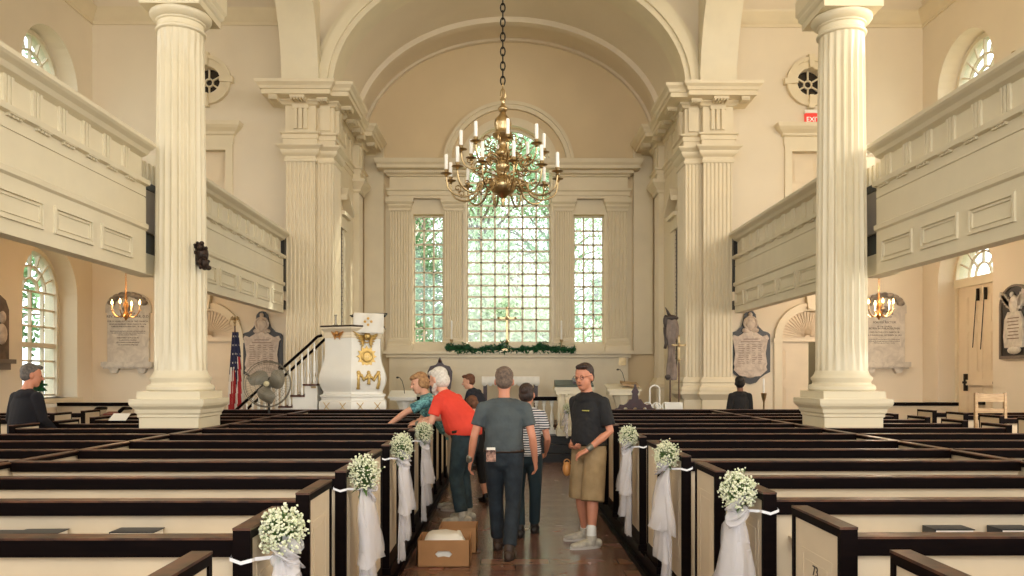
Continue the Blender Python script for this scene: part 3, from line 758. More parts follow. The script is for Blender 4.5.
# ---------------------------------------------------------------- bouquets on the pew ends
def blossom_ball(n, R, seed):
    rd = random.Random(seed); m = MB(); st = MB()
    for i in range(n):
        while True:
            d = Vector((rd.gauss(0, 1), rd.gauss(0, 1), rd.gauss(0, 1))).normalized()
            if d.z > -.75: break
        rr = R*(rd.uniform(.5, 1.0)**.6)*(1+.2*max(0, rd.gauss(0, .6)))
        p = Vector((d.x*rr*.8, d.y*rr*.95, d.z*rr*.95))
        q = rd.uniform(.0045, .0085)
        a = Vector((rd.gauss(0, 1), rd.gauss(0, 1), rd.gauss(0, 1))).normalized(); b = a.orthogonal().normalized(); c = a.cross(b)
        m.add([p+a*q, p-a*q, p+b*q, p-b*q, p+c*q, p-c*q], [(0, 2, 4), (2, 1, 4), (1, 3, 4), (3, 0, 4), (2, 0, 5), (1, 2, 5), (3, 1, 5), (0, 3, 5)])
        if i % 3 == 0: st.tube([Vector((0, 0, -R*.8)), p*.6+Vector((0, 0, -R*.15)), p], .0016, 3, cap=False)
    for i in range(26):
        a = rd.uniform(0, 2*PI); l = rd.uniform(.4, .9)*R; c0 = Vector((0, 0, -R*.5))
        t = c0+Vector((math.cos(a)*l*.9, math.sin(a)*l, rd.uniform(-.7, .5)*R)); w = (t-c0).cross(Vector((0, 0, 1)))
        if w.length < 1e-4: continue
        w = w.normalized()*.012
        st.add([c0, c0*.5+t*.5+w, t, c0*.5+t*.5-w], [(0, 1, 2, 3)])
    for i in range(5): st.tube([(0, 0, -R*.5), (rd.uniform(-.03, .03), rd.uniform(-.04, .06), -R*1.2), (rd.uniform(-.03, .03), rd.uniform(-.0, .07), -R*2.0)], .003, 4)
    return m, st
def bouquet(x, s, y, z, label, seed, R=.105, drop=.78, side_y=0.0):
    """s: direction from pew face into the aisle"""
    c = Vector((x+s*.075, y+.02, z))
    r = empty('pew_bouquet', c, label, 'bouquet', 'gypsophila bouquets tied to the pew ends')
    fl, st = blossom_ball(620, R, seed)
    T = Matrix.Translation(c); fl.xf(T); st.xf(T)
    o = fl.build('blossoms', FLOWER, r, fix=False); o['kind'] = 'stuff'
    st.build('greenery', LEAF, r, fix=False)['kind'] = 'stuff'
    rd = random.Random(seed+50)
    # tulle: puffed bow with long tail
    def drape(w0, w1, w2, length, ph, off, nm='tulle_tail'):
        rings = []; N = 26
        for i in range(15):
            t = i/14; zz = z-R*.75-length*t
            w = (w0*(1-t)+w1*t) if t > .15 else w0*(.4+.6*t/.15)
            ring = []
            for k in range(N):
                a = 2*PI*k/N; rr = 1+.28*math.sin(a*4+ph+t*2.4)+.16*math.sin(a*7-ph*2+t*3)
                wob = .02*math.sin(t*7+ph)
                ring.append((c.x+off[0]*t-s*.012+s*abs(w*.5*rr*math.cos(a))*1.0+s*.0, c.y+off[1]*t+w*rr*math.sin(a)+wob, zz+.012*math.sin(a*5+ph)*(t > .9)))
            rings.append(ring)
        m = MB().loft(rings, cap=False); return m.build(nm, TULLE, r, smooth=2, fix=False)
    drape(.085, .21, .1, drop*.52, rd.uniform(0, 6), (0, -.02)); drape(.06, .15, .1, drop*.8, rd.uniform(0, 6), (0, .04)); drape(.03, .08, .1, drop, rd.uniform(0, 6), (0, -.05)); drape(.02, .03, .1, drop*.9, rd.uniform(0, 6), (0, .10))
    m = MB()
    for q in range(6):
        a = rd.uniform(0, 2*PI); rr = rd.uniform(.05, .085)
        pts = []
        for k in range(13):
            t = 2*PI*k/12
            pts.append(c+Vector((s*(.02+.03*math.sin(t)), rr*math.sin(t/2)*math.cos(a)*1.1+.0, -R*.85+rr*math.sin(t/2)*math.sin(a)*.8-.02*math.sin(t))))
        m.tube(pts, [(.028, .006)]*13, 8)
    m.build('tulle_bow', TULLE, r, smooth=2, fix=False)
    # ribbon round the near post of the pew end
    xa, xb = x, x-s*.066
    y0 = y-.106
    zb = z-.09
    m = MB(); P = [(c.x, c.y, zb), (x+s*.006, y0+.03, zb+.012), (x+s*.006, y0-.006, zb+.016), ((x+xb)/2, y0-.007, zb+.006), (xb-s*.006, y0-.006, zb+.02), (xb-s*.006, y0+.045, zb+.03)]
    for i in range(len(P)-1):
        a, b = Vector(P[i]), Vector(P[i+1]); m.add([a-Vector((0, 0, .0065)), b-Vector((0, 0, .0065)), b+Vector((0, 0, .0065)), a+Vector((0, 0, .0065))], [(0, 1, 2, 3)])
    m.build('ribbon', RIBBON, r, fix=False)
    return r
for q, k in enumerate((1, 3, 5, 7)):
    y = ROWY[k]+.04
    bouquet(XL, 1, y+.02, 1.11 if k == 1 else 1.12, "baby's breath bouquet with white tulle, %s from the camera on the left pew ends" % ORD[q], 10+k, R=.10 if k == 1 else .115)
for q, k in enumerate((2, 4, 6)):
    y = ROWY[k]+.04
    bouquet(XR, -1, y+.02, 1.135, "baby's breath bouquet with white tulle, %s from the camera on the right pew ends" % ORD[q], 20+k, R=.105)

# ---------------------------------------------------------------- hymn books
def book(x, y, z, w, d, h, label, rz=0, cover=BOOKC):
    r = empty('hymn_book', (x, y, z), label, 'book', 'hymn books in the pew racks')
    M = Matrix.Translation((x, y, z)) @ Matrix.Rotation(rz, 4, 'Z')
    MB().box(-w/2+.004, w/2-.006, -d/2+.004, d/2-.004, .004, h-.004).xf(M).build('pages', PAPER, r)
    m = MB().box(-w/2, w/2, -d/2, d/2, 0, .004).box(-w/2, w/2, -d/2, d/2, h-.004, h).box(-w/2, -w/2+.004, -d/2, d/2, .003, h-.003)
    m.xf(M).build('cover', cover, r)
RED = mat('book_cover_red', (110, 40, 34), .5)
yb = ROWY[2]-.068
book(-1.75, yb, .941, .20, .11, .045, 'dark covered hymn book lying alone in the second row rack left of the aisle', .0)
book(-2.18, yb, .941, .19, .11, .04, 'pale edged hymn book in the left rack, inner one of the overlapping pair', .03)
book(-2.375, yb, .941, .19, .11, .035, 'hymn book at the far left edge of the picture, outer one of the pair', -.02)
book(1.93, yb, .941, .18, .11, .05, 'dark hymn book in the right rack nearest the numbered pew end')
book(2.22, yb, .941, .16, .11, .05, 'black hymn book with page edges showing, middle of the right rack')
book(2.40, yb, .941, .16, .11, .045, 'hymn book at the right edge of the picture in the pew rack')
book(2.075, yb, .941, .10, .09, .012, 'thin red booklet between two dark hymn books on the right', cover=RED)

# ---------------------------------------------------------------- cardboard boxes on the aisle floor
def carton(x0, x1, y0, y1, h, label, hole=True):
    r = empty('cardboard_box', ((x0+x1)/2, (y0+y1)/2, 0), label, 'box')
    t = .006
    m = MB()
    if hole:
        c = (x0+x1)/2; m.prism(rect(x0, x1, 0, h), y0, y0+t, XZ, [[(c-.075, h*.48), (c-.05, h*.36), (c, h*.40), (c+.05, h*.36), (c+.075, h*.48), (c+.05, h*.60), (c-.05, h*.60)]])
    else: m.box(x0, x1, y0, y0+t, 0, h)
    m.box(x0, x1, y1-t, y1, 0, h).box(x0, x0+t, y0, y1, 0, h).box(x1-t, x1, y0, y1, 0, h).box(x0, x1, y0, y1, 0, t)
    m.build('box_body', CARD, r)
    return r
carton(-.86, -.40, 6.95, 7.33, .235, 'open cardboard box with a hand hole, nearest on the aisle floor')
carton(-.72, -.36, 7.5, 7.86, .235, 'second open cardboard box standing behind the first beside the red shirted man', False)
rd = random.Random(3)
m = MB()
rings = []
for i in range(7):
    t = i/6; rings.append([(-.63+(.205-.09*t**2)*(1 if True else 0)*math.copysign(abs(math.cos(a))**.6, math.cos(a))*(1+.05*math.sin(3*a+i)), 7.14+(.17-.08*t**2)*math.copysign(abs(math.sin(a))**.6, math.sin(a)), .012+.26*math.sin(t*PI/2)+.008*math.sin(5*a+i)) for a in [2*PI*k/24 for k in range(24)]])
m.loft(rings); tag(m.build('packing_paper', PAPER, smooth=2, base=(-.63, 7.14, .01)), 'crumpled white paper bulging out of the nearer cardboard box', 'paper')
# ================================================================ CHANDELIER
CXX, CY_ = -.115, 9.0
def chandelier():
    r = empty('brass_chandelier', (CXX, CY_, 3.62), 'large two-tiered brass chandelier with white candles hanging over the aisle', 'chandelier')
    C = (CXX, CY_, 0)
    m = MB().lathe([(.004, 3.60), (.02, 3.62), (.012, 3.65), (.03, 3.68), (.02, 3.70), (.05, 3.73), (.12, 3.77), (.155, 3.83), (.15, 3.88), (.10, 3.93), (.05, 3.96), (.045, 3.99), (.075, 4.02), (.085, 4.08), (.06, 4.13), (.05, 4.17), (.08, 4.19), (.085, 4.23),
        (.05, 4.27), (.035, 4.32), (.05, 4.36), (.11, 4.40), (.12, 4.43), (.09, 4.45), (.085, 4.49), (.10, 4.55), (.09, 4.60), (.05, 4.64), (.03, 4.68), (.055, 4.71), (.055, 4.73), (.025, 4.76), (.02, 4.80), (.035, 4.83), (.01, 4.86)], C, 28)
    m.build('stem', BRASS, r, smooth=60)
    m = MB()
    for k in range(4):
        a = k*PI/2; m.tube([(CXX, CY_, 4.82), (CXX+.03*math.cos(a), CY_+.03*math.sin(a), 4.87), (CXX+.02*math.cos(a), CY_+.02*math.sin(a), 4.93), (CXX, CY_, 4.96)], .007, 6)
    m.torus((CXX, CY_, 4.98), .035, .008, (1, 0, 0))
    m.build('crown_finial', BRASS, r, smooth=True)
    m = MB(); z = 5.0; k = 0
    while z < 10.35:
        rings = []; ax = (1, 0, 0) if k % 2 else (0, 1, 0)
        q = []
        for i in range(13):
            a = 2*PI*i/12; u, v = .026*math.cos(a), .052*math.sin(a)
            q.append((CXX+(u if ax[1] else 0), CY_+(u if ax[0] else 0), z+.045+v))
        m.tube(q, .0085, 5, cap=False); z += .083; k += 1
    m.build('chain', IRON, r, smooth=2)
    def arm(a, R, zr, zb, zc):
        d = Vector((math.cos(a), math.sin(a), 0)); O = Vector((CXX, CY_, 0))
        def p(t, z): return O+d*t+Vector((0, 0, z))
        pts = [p(.06, zr), p(.16, zr+.035), p(.26, zr+.01), p(R*.5, zb+.02), p(R*.68, zb-.035), p(R*.86, zb-.01), p(R*.97, zb+.06), p(R, zc-.03)]
        from mathutils import geometry
        # smooth by Catmull-Rom
        S = []
        for i in range(len(pts)-1):
            p0, p1, p2, p3 = pts[max(i-1, 0)], pts[i], pts[i+1], pts[min(i+2, len(pts)-1)]
            for k in range(4):
                t = k/4; S.append(.5*((2*p1)+(p2-p0)*t+(2*p0-5*p1+4*p2-p3)*t*t+(-p0+3*p1-3*p2+p3)*t**3))
        S.append(pts[-1])
        m = MB().tube(S, [.014-.005*i/len(S) for i in range(len(S))], 8)
        # curls
        c = p(R*.40, zb+.10); sx = d; sp = []
        for k in range(16):
            t = k/15; rr = .055*(1-t*.75); an = PI*1.2+t*PI*2.6; sp.append(c+sx*rr*math.cos(an)+Vector((0, 0, rr*math.sin(an))))
        m.tube(sp, .008, 6)
        c = p(R*.80, zb+.055); sp = []
        for k in range(14):
            t = k/13; rr = .045*(1-t*.75); an = -PI*.5-t*PI*2.4; sp.append(c+sx*rr*math.cos(an)+Vector((0, 0, rr*math.sin(an))))
        m.tube(sp, .007, 6)
        o = m.build('arm', BRASS, r, smooth=60)
        e = O+d*R
        m = MB().lathe([(.008, zc-.04), (.022, zc-.03), (.012, zc-.022), (.03, zc-.012), (.062, zc-.004), (.066, zc+.002), (.03, zc+.004), (.014, zc+.01), (.022, zc+.03), (.026, zc+.045), (.016, zc+.045)], (e.x, e.y, 0), 16)
        m.build('drip_pan', BRASS, o, smooth=60)
        MB().lathe([(.0195, zc+.03), (.0195, zc+.205), (.016, zc+.215), (.003, zc+.218)], (e.x, e.y, 0), 12).build('candle', WAX, o, smooth=40)
    for k in range(16):
        a = 2*PI*(k+.5)/16; d = Vector((math.cos(a), math.sin(a), 0)); O = Vector((CXX, CY_, 0)); up = k % 2
        zc, rc = ((4.33, .20) if up else (4.05, .27))
        sp = [O+d*.05+Vector((0, 0, zc-.10))]+[O+d*(rc+.085*(1-t*.8)*math.cos(-PI*.8+t*PI*2.7))+Vector((0, 0, zc+.085*(1-t*.8)*math.sin(-PI*.8+t*PI*2.7))) for t in [i/15 for i in range(16)]]
        MB().tube(sp, .0075, 6).build('scroll_ornament', BRASS, r, smooth=60)
    for k in range(12): arm(2*PI*(k+.35)/12, .645, 3.86, 3.74, 3.955)
    for k in range(8): arm(2*PI*(k+.15)/8, .475, 4.14, 4.06, 4.245)
chandelier()

# ================================================================ LIT AISLE LUSTRES
FLAME = mat('lit_bulb', (255, 214, 150), .3, emit=(255, 190, 110), estr=28)
COPP = mat('gilt_copper', (206, 150, 92), .3, .9, var=.1)
def lustre(c, n, rot, label, Rr=.235, power=22, col=(1, .66, .36)):
    x, y, z = c
    r = empty('aisle_lustre', (x, y, z-.3), label, 'chandelier', 'small lit lustres under the galleries')
    MB().lathe([(.004, z-.26), (.03, z-.22), (.05, z-.17), (.04, z-.12), (.02, z-.09), (.028, z-.05), (.045, z), (.03, z+.05), (.018, z+.10), (.03, z+.13), (.014, z+.16), (.02, z+.2), (.006, z+.22)], (x, y, 0), 16).build('stem', COPP, r, smooth=60)
    m = MB()
    k = 0; zz = z+.22
    while zz < 4.08:
        m.tube([(x+(.012*math.cos(a) if k % 2 else 0), y+(0 if k % 2 else .012*math.cos(a)), zz+.02+.024*math.sin(a)) for a in [2*PI*i/8 for i in range(9)]], .004, 4, cap=False); zz += .038; k += 1
    m.build('chain', COPP, r)
    for k in range(n):
        a = rot+2*PI*k/n; d = Vector((math.cos(a), math.sin(a), 0)); O = Vector((x, y, 0))
        q = [O+d*(.03+(Rr-.03)*t)+Vector((0, 0, z-.14-.07*math.sin(PI*t)+.05*t*t)) for t in [i/9 for i in range(10)]]
        o = MB().tube(q, .008, 6).build('arm', COPP, r, smooth=60)
        e = O+d*Rr
        MB().lathe([(.01, z-.09), (.035, z-.08), (.036, z-.075), (.012, z-.07), (.014, z-.06), (.014, z+.02), (.008, z+.022)], (e.x, e.y, 0), 10).build('candle_tube', mat('ivory_tube', (236, 206, 160), .5), o, smooth=60)
        MB().lathe([(.007, z+.02), (.016, z+.04), (.017, z+.055), (.010, z+.08), (.002, z+.105)], (e.x, e.y, 0), 10).build('bulb', FLAME, o, smooth=60)
    d = bpy.data.lights.new('lustre_light', 'POINT'); l = bpy.data.objects.new('lustre_light', d); COL.objects.link(l)
    d.energy = power; d.color = col; d.shadow_soft_size = .15; l.location = (x, y, z+.12)
c = PX(127.5, 306, 13.8); lustre((c.x, c.y, c.z), 4, .05, 'small brass lustre with lit bulbs in front of the left marble tablet', power=34)
c = PX(880.5, 305, 13.8); lustre((c.x, c.y, c.z), 6, .35, 'small brass lustre with lit bulbs in front of the right marble tablet', power=70, col=(1, .80, .60))

# ================================================================ WALL TABLETS
def tablet(cx, lines, label, pxw=.44):
    Y = YE-.07
    zt, zb = PX(0, 308, Y).z, PX(0, 362, Y).z
    r = empty('marble_tablet', (cx, YE, zb-.14), label, 'wall tablet')
    h = pxw
    m = MB().prism([(cx-h*.92, zb), (cx+h*.92, zb), (cx+h*.92, zt-.1), (cx+h*1.0, zt-.1), (cx+h*1.0, zt+.05)]+[(cx+h*.96*math.cos(PI*k/16), zt+.05+.27*math.sin(PI*k/16)) for k in range(1, 16)]+[(cx-h, zt+.05), (cx-h, zt-.1), (cx-h*.92, zt-.1)], YE-.07, YE, XZ)
    m.build('slab', MARBLE, r)
    m = MB()
    for k in range(9):
        a = PI*(k+.5)/9; m.ball((cx+h*.72*math.cos(a), YE-.09, zt+.06+.2*math.sin(a)), (.085, .04, .055), 8, 6)
    m.ball((cx, YE-.1, zt-.02), (.10, .05, .07), 10, 6)
    m.build('carved_wreath', mat('grey_marble', (150, 138, 124), .6, scale=12, rgb2=(112, 102, 92)), r, smooth=2)
    m = MB().box(cx-h*1.12, cx+h*1.12, YE-.15, YE, zb-.10, zb).box(cx-h*1.05, cx+h*1.05, YE-.12, YE, zb-.13, zb-.10)
    for s in (-1, 1): m.prism([(cx+s*h*.62-.09, zb-.13), (cx+s*h*.62+.09, zb-.13), (cx+s*h*.62+.05, zb-.22), (cx+s*h*.62-.05, zb-.22)], YE-.1, YE, XZ)
    m.build('sill', MARBLE, r)
    z = zt-.13
    for s_, size in lines:
        text(s_, size, (cx, YE-.0715, z), r, INK, 'inscription_line', ext=.0015); z -= size*1.28
tablet(-7.47, [('In Memory of', .05), ('REV. BENJAMIN DORR, D.D.', .068), ('FOR 32 YEARS RECTOR OF THIS CHURCH.', .042), ('BORN IN SALISBURY, MASS. MARCH 22, 1796,', .036), ('DIED IN PHILADELPHIA SEPT. 18, 1869.', .038), ('', .03), ('Blessed are the dead which die in the Lord from henceforth:', .028), ('Yea, saith the Spirit, that they may rest from their labours;', .028), ('and their works do follow them.', .028), ('', .02), ('THIS TABLET IS PLACED BY', .036), ('A GRATEFUL PEOPLE', .036), ('IN LOVING REMEMBRANCE', .036), ('OF A FAITHFUL PASTOR', .036)], 'white marble tablet with carved wreath on the left aisle wall behind a lustre')
tablet(7.40, [('SACRED TO THE', .048), ('MEMORY OF', .052), ('THE', .03), ('FORMER RECTOR', .058), ('OF THIS CHURCH', .036), ('BORN IN PHILADELPHIA', .056), ('DIED IN THIS CITY MARCH 18', .044), ('IN PHILADELPHIA, DECEMBER 10, 1822', .040), ('', .02), ('A just man and one that feared God, a faithful servant', .028), ('of this parish through many years of trial and of peace.', .028), ('Well done, good and faithful servant', .028)], 'white marble tablet with dark lettering on the right aisle wall behind a lustre')

def scroll_memorial(cx, label, tall=0):
    r = empty('scroll_memorial', (cx, YE, 1.5), label, 'wall memorial')
    z0 = 1.52+tall
    half = [(0, 0), (.12, .03), (.20, .12), (.30, .19), (.40, .24), (.40, .98), (.36, 1.02), (.26, 1.05), (.17, 1.14), (.13, 1.26), (.11, 1.38), (.06, 1.44), (0, 1.455)]
    poly = [(cx+u, z0+v) for u, v in half]+[(cx-u, z0+v) for u, v in reversed(half[1:-1])]
    MB().prism(poly, YE-.04, YE, XZ).build('black_backing', BMARB, r)
    half = [(0, .14), (.20, .16), (.33, .28), (.31, .34), (.33, .40), (.30, .60), (.34, .86), (.37, .90), (.33, .97), (.24, .94), (.16, .99), (.10, 1.04), (0, 1.05)]
    poly = [(cx+u, z0+v) for u, v in half]+[(cx-u, z0+v) for u, v in reversed(half[1:-1])]
    MB().prism(poly, YE-.07, YE-.035, XZ).build('marble_scroll', GMARB, r)
    m = MB().ball((cx, YE-.06, z0+1.20), (.11, .05, .14), 14, 8).torus((cx, YE-.07, z0+1.20), .125, .022, (0, 1, 0)).ball((cx, YE-.06, z0+1.37), (.045, .04, .05), 10, 6)
    for s in (-1, 1): m.ball((cx+s*.09, YE-.06, z0+1.06), (.08, .035, .05), 10, 6)
    m.box(cx-.27, cx+.27, YE-.09, YE-.06, z0+.28, z0+.33)
    m.ball((cx, YE-.05, z0+.2), (.13, .03, .08), 12, 6)
    m.build('carved_urn', GMARB, r, smooth=40)
    m = MB()
    rd = random.Random(int(cx*10))
    m.box(cx-.14, cx+.14, YE-.0725, YE-.069, z0+.88, z0+.895).box(cx-.19, cx+.19, YE-.0725, YE-.069, z0+.83, z0+.842)
    for i in range(11):
        z = z0+.77-i*.036
        for a, b in ((-.24, -.11), (-.08, -.01), (.03, .12), (.15, .24)): m.box(cx+a, cx+b-rd.uniform(0, .04), YE-.0725, YE-.069, z, z+.010)
    m.build('inscription', mat('faint_engraving', (128, 106, 90), .7), r)
scroll_memorial(4.75, 'pale marble scroll memorial on black backing between the right pier and door')
scroll_memorial(-4.86, 'pale marble scroll memorial on black backing between the left door and pier', -.02)
def side_memorial(sgn, y, z0, h, w, label, dark=True):
    x = sgn*XW
    r = empty('side_wall_memorial', (x, y, z0), label, 'wall memorial')
    a, b = sorted((x-sgn*.04, x))
    MB().prism(archpoly(y, w/2, z0, z0+h-w*.45, w*.45), a, b, YZ).build('dark_panel', BMARB, r)
    m = MB()
    a, b = sorted((x-sgn*.06, x-sgn*.0))
    m.prism(archpoly(y, w/2+.025, z0-.02, z0+h-w*.45, w*.47), a, b, YZ, [archpoly(y, w/2-.02, z0+.03, z0+h-w*.45, w*.43)]); m.build('frame', mat('grey_stone', (120, 108, 96), .6), r)
    m = MB(); c = x-sgn*.06
    m.prism([(y-.22, z0+.16), (y+.22, z0+.16), (y+.25, z0+.35), (y+.22, z0+.62), (y+.14, z0+.74), (y-.14, z0+.74), (y-.22, z0+.62), (y-.25, z0+.35)], *sorted((x-sgn*.08, x-sgn*.03)), YZ)
    m.ball((c, y, z0+.85), (.045, .12, .16), 10, 8)
    for s in (-1, 1):
        for k in range(5): m.obox((c, y+s*(.10+.045*k), z0+.84+.045*k), (.02, 0, 0), (0, .075, .03), (0, -.012, .04))
    m.ball((c-sgn*.01, y+.04, z0+1.02), (.03, .04, .05), 8, 6).ball((c, y, z0+.12), (.035, .17, .07), 10, 6)
    m.build('marble_relief', MARBLE, r, smooth=40)
    m = MB(); 
    for k in range(7):
        a2, b2 = sorted((x-sgn*.083, x-sgn*.079)); m.box(a2, b2, y-.15+.01*k % .03, y+.15-(.02*k % .05), z0+.30+.055*k, z0+.315+.055*k)
    m.build('inscription', mat('faint_engraving', (128, 106, 90), .7), r)
c = PX(1011, 358, 13.0); side_memorial(1, 12.70, 1.98, 1.17, .74, 'arched dark memorial with white marble eagle and shield on the right wall')
r = empty('side_wall_memorial', (-XW, 12.7, 1.85), 'grey stone portrait memorial cut off by the left picture edge', 'wall memorial')
m = MB().prism([(12.3, 1.95), (12.88, 1.95), (12.88, 2.75), (12.8, 2.9), (12.6, 3.0), (12.3, 3.0)], -8.2, -8.13, YZ); m.build('slab', mat('brown_stone', (112, 92, 76), .6, scale=9, rgb2=(84, 68, 56)), r)
m = MB().box(-8.2, -8.06, 12.3, 12.96, 1.88, 1.95).box(-8.2, -8.1, 12.35, 12.88, 1.78, 1.88); m.build('sill', mat('grey_stone', (120, 108, 96), .6), r)
MB().ball((-8.12, 12.68, 2.35), (.05, .12, .17), 12, 8).ball((-8.11, 12.68, 2.62), (.04, .08, .1), 10, 8).build('portrait_relief', GMARB, r, smooth=2)

# exit sign
c = PX(812, 117, YE); r = empty('exit_sign', (5.99, YE, c.z), 'small red exit sign above the upper right doorway', 'sign')
MB().box(5.84, 6.14, YE-.06, YE-.0, c.z-.16, c.z+.07).build('sign_box', mat('sign_red', (214, 60, 50), .4, emit=(225, 50, 40), estr=.6), r)
MB().box(5.82, 6.16, YE-.09, YE, c.z+.07, c.z+.13).build('sign_cap', WHITE, r)
text('EXIT', .13, (5.99, YE-.062, c.z-.09), r, mat('sign_letters', (255, 226, 214), .4, emit=(255, 220, 205), estr=.7), 'sign_lettering', ext=.001)

# carved figure on the left column
r = empty('carved_figure', (-3.72, 9.4, 2.95), 'dark bronze cherub relief mounted on the left fluted column', 'sculpture')
m = MB(); rd = random.Random(5)
m.ball((-3.69, 9.42, 3.13), (.075, .08, .10), 12, 8).ball((-3.68, 9.36, 3.20), (.04, .05, .05)).ball((-3.66, 9.40, 3.02), (.06, .06, .07)).ball((-3.60, 9.38, 2.96), (.035, .04, .03))
for i in range(26): m.ball((-3.69+rd.uniform(-.06, .07), 9.36+rd.uniform(-.04, .06), 3.11+rd.uniform(-.16, .15)), (rd.uniform(.015, .035), .03, rd.uniform(.015, .03)), 8, 6)
m.build('cherub', mat('old_bronze', (66, 46, 34), .55, .3, scale=30, rgb2=(36, 26, 20)), r, smooth=2)
MB().box(-3.78, -3.70, 9.40, 9.5, 3.0, 3.25).build('mount_plate', IRON, r)

# dark fittings at the ends of the galleries beside the columns
for s, side in ((-1, 'left'), (1, 'right')):
    r = empty('gallery_end_fitting', (s*4.42, 9.5, 3.3), 'grey curtain and dark bracket between the %s gallery front and its column' % side, 'fitting')
    MB().box(*sorted((s*4.36, s*4.60)), 9.32, 9.80, 3.40, 3.90).build('grey_cover', mat('grey_fabric', (176, 168, 160), .8), r)
    MB().box(*sorted((s*4.40, s*4.60)), 9.34, 9.80, 3.15, 3.40).build('dark_bracket', BLACK, r); MB().box(*sorted((s*4.38, s*4.60)), 9.33, 9.82, 2.90, 3.15).build('end_board', GALP, r)
    MB().box(*sorted((s*4.40, s*4.60)), 9.31, 9.84, 3.93, 4.02).build('base_rail', BLACK, r)
    m = MB()
    for k in range(4): m.box(*sorted((s*4.40, s*4.56)), 9.34+.12*k, 9.40+.12*k, 4.02, 4.25)
    m.build('balusters', GALP, r)
r = empty('white_angel_ornament', (4.45, 9.9, 4.43), 'small white carved ornament standing on the right gallery rail by the column', 'ornament')
m = MB(); rd = random.Random(9)
for i in range(16): m.ball((4.45+rd.uniform(-.03, .03), 9.75+rd.uniform(-.1, .25), 4.50+rd.uniform(-.04, .07)), (rd.uniform(.03, .05), rd.uniform(.03, .07), rd.uniform(.02, .05)), 8, 6)
m.build('carving', WHITE, r, smooth=2)
r = empty('brass_knob_lamp', (4.5, 6.95, 4.42), 'small round brass lamp on the right gallery rail near the window', 'lamp')
MB().lathe([(.03, 4.42), (.03, 4.44), (.012, 4.46), (.035, 4.49), (.04, 4.52), (.025, 4.55), (.002, 4.56)], (4.42, 6.95, 0), 14).build('lamp_body', BRASS, r, smooth=True)
# ================================================================ PULPIT
PXc = PX(354, 376, 14.2); pcx, pcy = PXc.x, 14.2
PROT = math.radians(-83)
def hexring(rf, z, n=6):
    return [(pcx+.665*rf*math.cos(PROT+2*PI*k/n), pcy+.665*rf*math.sin(PROT+2*PI*k/n), z) for k in range(n)]
def hexloft(prof):
    return MB().loft([hexring(a, z) for a, z in prof])
r = pul = empty('pulpit', (pcx, pcy, 0), 'white and gilt bulging hexagonal pulpit left of the chancel steps', 'pulpit')
hexloft([(.72, 0), (.72, .14), (.62, .2), (.55, .5), (.58, .85), (.80, 1.0), (.9, 1.06)]).build('pedestal', WHITE, r)
hexloft([(.90, 1.05), (.985, 1.075), (1.0, 1.10), (1.0, 1.20), (.985, 1.235), (.93, 1.26), (.93, 1.30), (.97, 1.32), (.97, 1.345), (.88, 1.37), (.87, 1.42)]).build('wreathed_base', WHITE, r, smooth=20)
hexloft([(.87, 1.40), (.91, 1.44), (.955, 1.50), (.99, 1.57), (1.0, 1.64), (.985, 1.71), (.94, 1.79), (.89, 1.87), (.85, 1.96), (.83, 2.06), (.825, 2.2), (.83, 2.36)]).build('body', WHITE, r, smooth=20)
hexloft([(.83, 2.34), (.85, 2.345), (.85, 2.37), (.84, 2.38), (.84, 2.44), (.87, 2.455), (.92, 2.485), (.95, 2.51), (.95, 2.53), (.9, 2.54)]).build('cornice', mat('warm_pulpit_cornice', (236, 222, 196), .35), r)
hexloft([(.96, 2.53), (.97, 2.545), (.96, 2.56), (.5, 2.56)]).build('ledge', mat('pulpit_ledge', (60, 44, 34), .4), r)
def face(k, rf, t, z, out=0.0):
    """point on hex face k (between corners k,k+1), t in -1..1 across"""
    A = Vector(hexring(rf, z)[k]); B = Vector(hexring(rf, z)[(k+1) % 6]); M_ = (A+B)/2
    n = (M_-Vector((pcx, pcy, z))).normalized(); return M_+(B-A)*t/2+n*out, n, (B-A).normalized()
def rfz(z):
    P = [(.87, 1.40), (.91, 1.44), (.955, 1.50), (.99, 1.57), (1.0, 1.64), (.985, 1.71), (.94, 1.79), (.89, 1.87), (.85, 1.96), (.83, 2.06), (.825, 2.2), (.83, 2.5)]
    for (a, z0), (b, z1) in zip(P, P[1:]):
        if z0 <= z <= z1: return a+(b-a)*(z-z0)/(z1-z0)
    return .98
K = 0
# sunburst with monogram
z = 2.02; p, n, tt = face(K, rfz(z), 0, z, .01); UP = Vector((0, 0, 1))
m = MB(); N = 48; ring = []
for i in range(N):
    a = 2*PI*i/N; rr = .195 if i % 4 == 0 else (.155 if i % 4 in (1, 3) else .14); ring.append((rr*math.cos(a), rr*math.sin(a)))
m.prism(ring, 0, .02, lambda u, v, w: p+tt*u+UP*v+n*w)
m.lathe([(.10, .02), (.105, .035), (.09, .04), (.07, .03), (.002, .032)], p, 24, n)
m.build('sunburst', GOLD, pul)
m = MB()
for k in range(3): m.prism([(-.03+.03*k-.005, -.03), (-.03+.03*k+.005, -.03), (-.03+.03*k+.005, .03), (-.03+.03*k-.005, .03)], .03, .038, lambda u, v, w: p+tt*u+UP*v+n*w)
m.prism([(-.04, -.004), (.04, -.004), (.04, .004), (-.04, .004)], .03, .036, lambda u, v, w: p+tt*u+UP*v+n*w)
m.build('monogram', mat('pale_gilding', (236, 214, 160), .4, .5), pul)
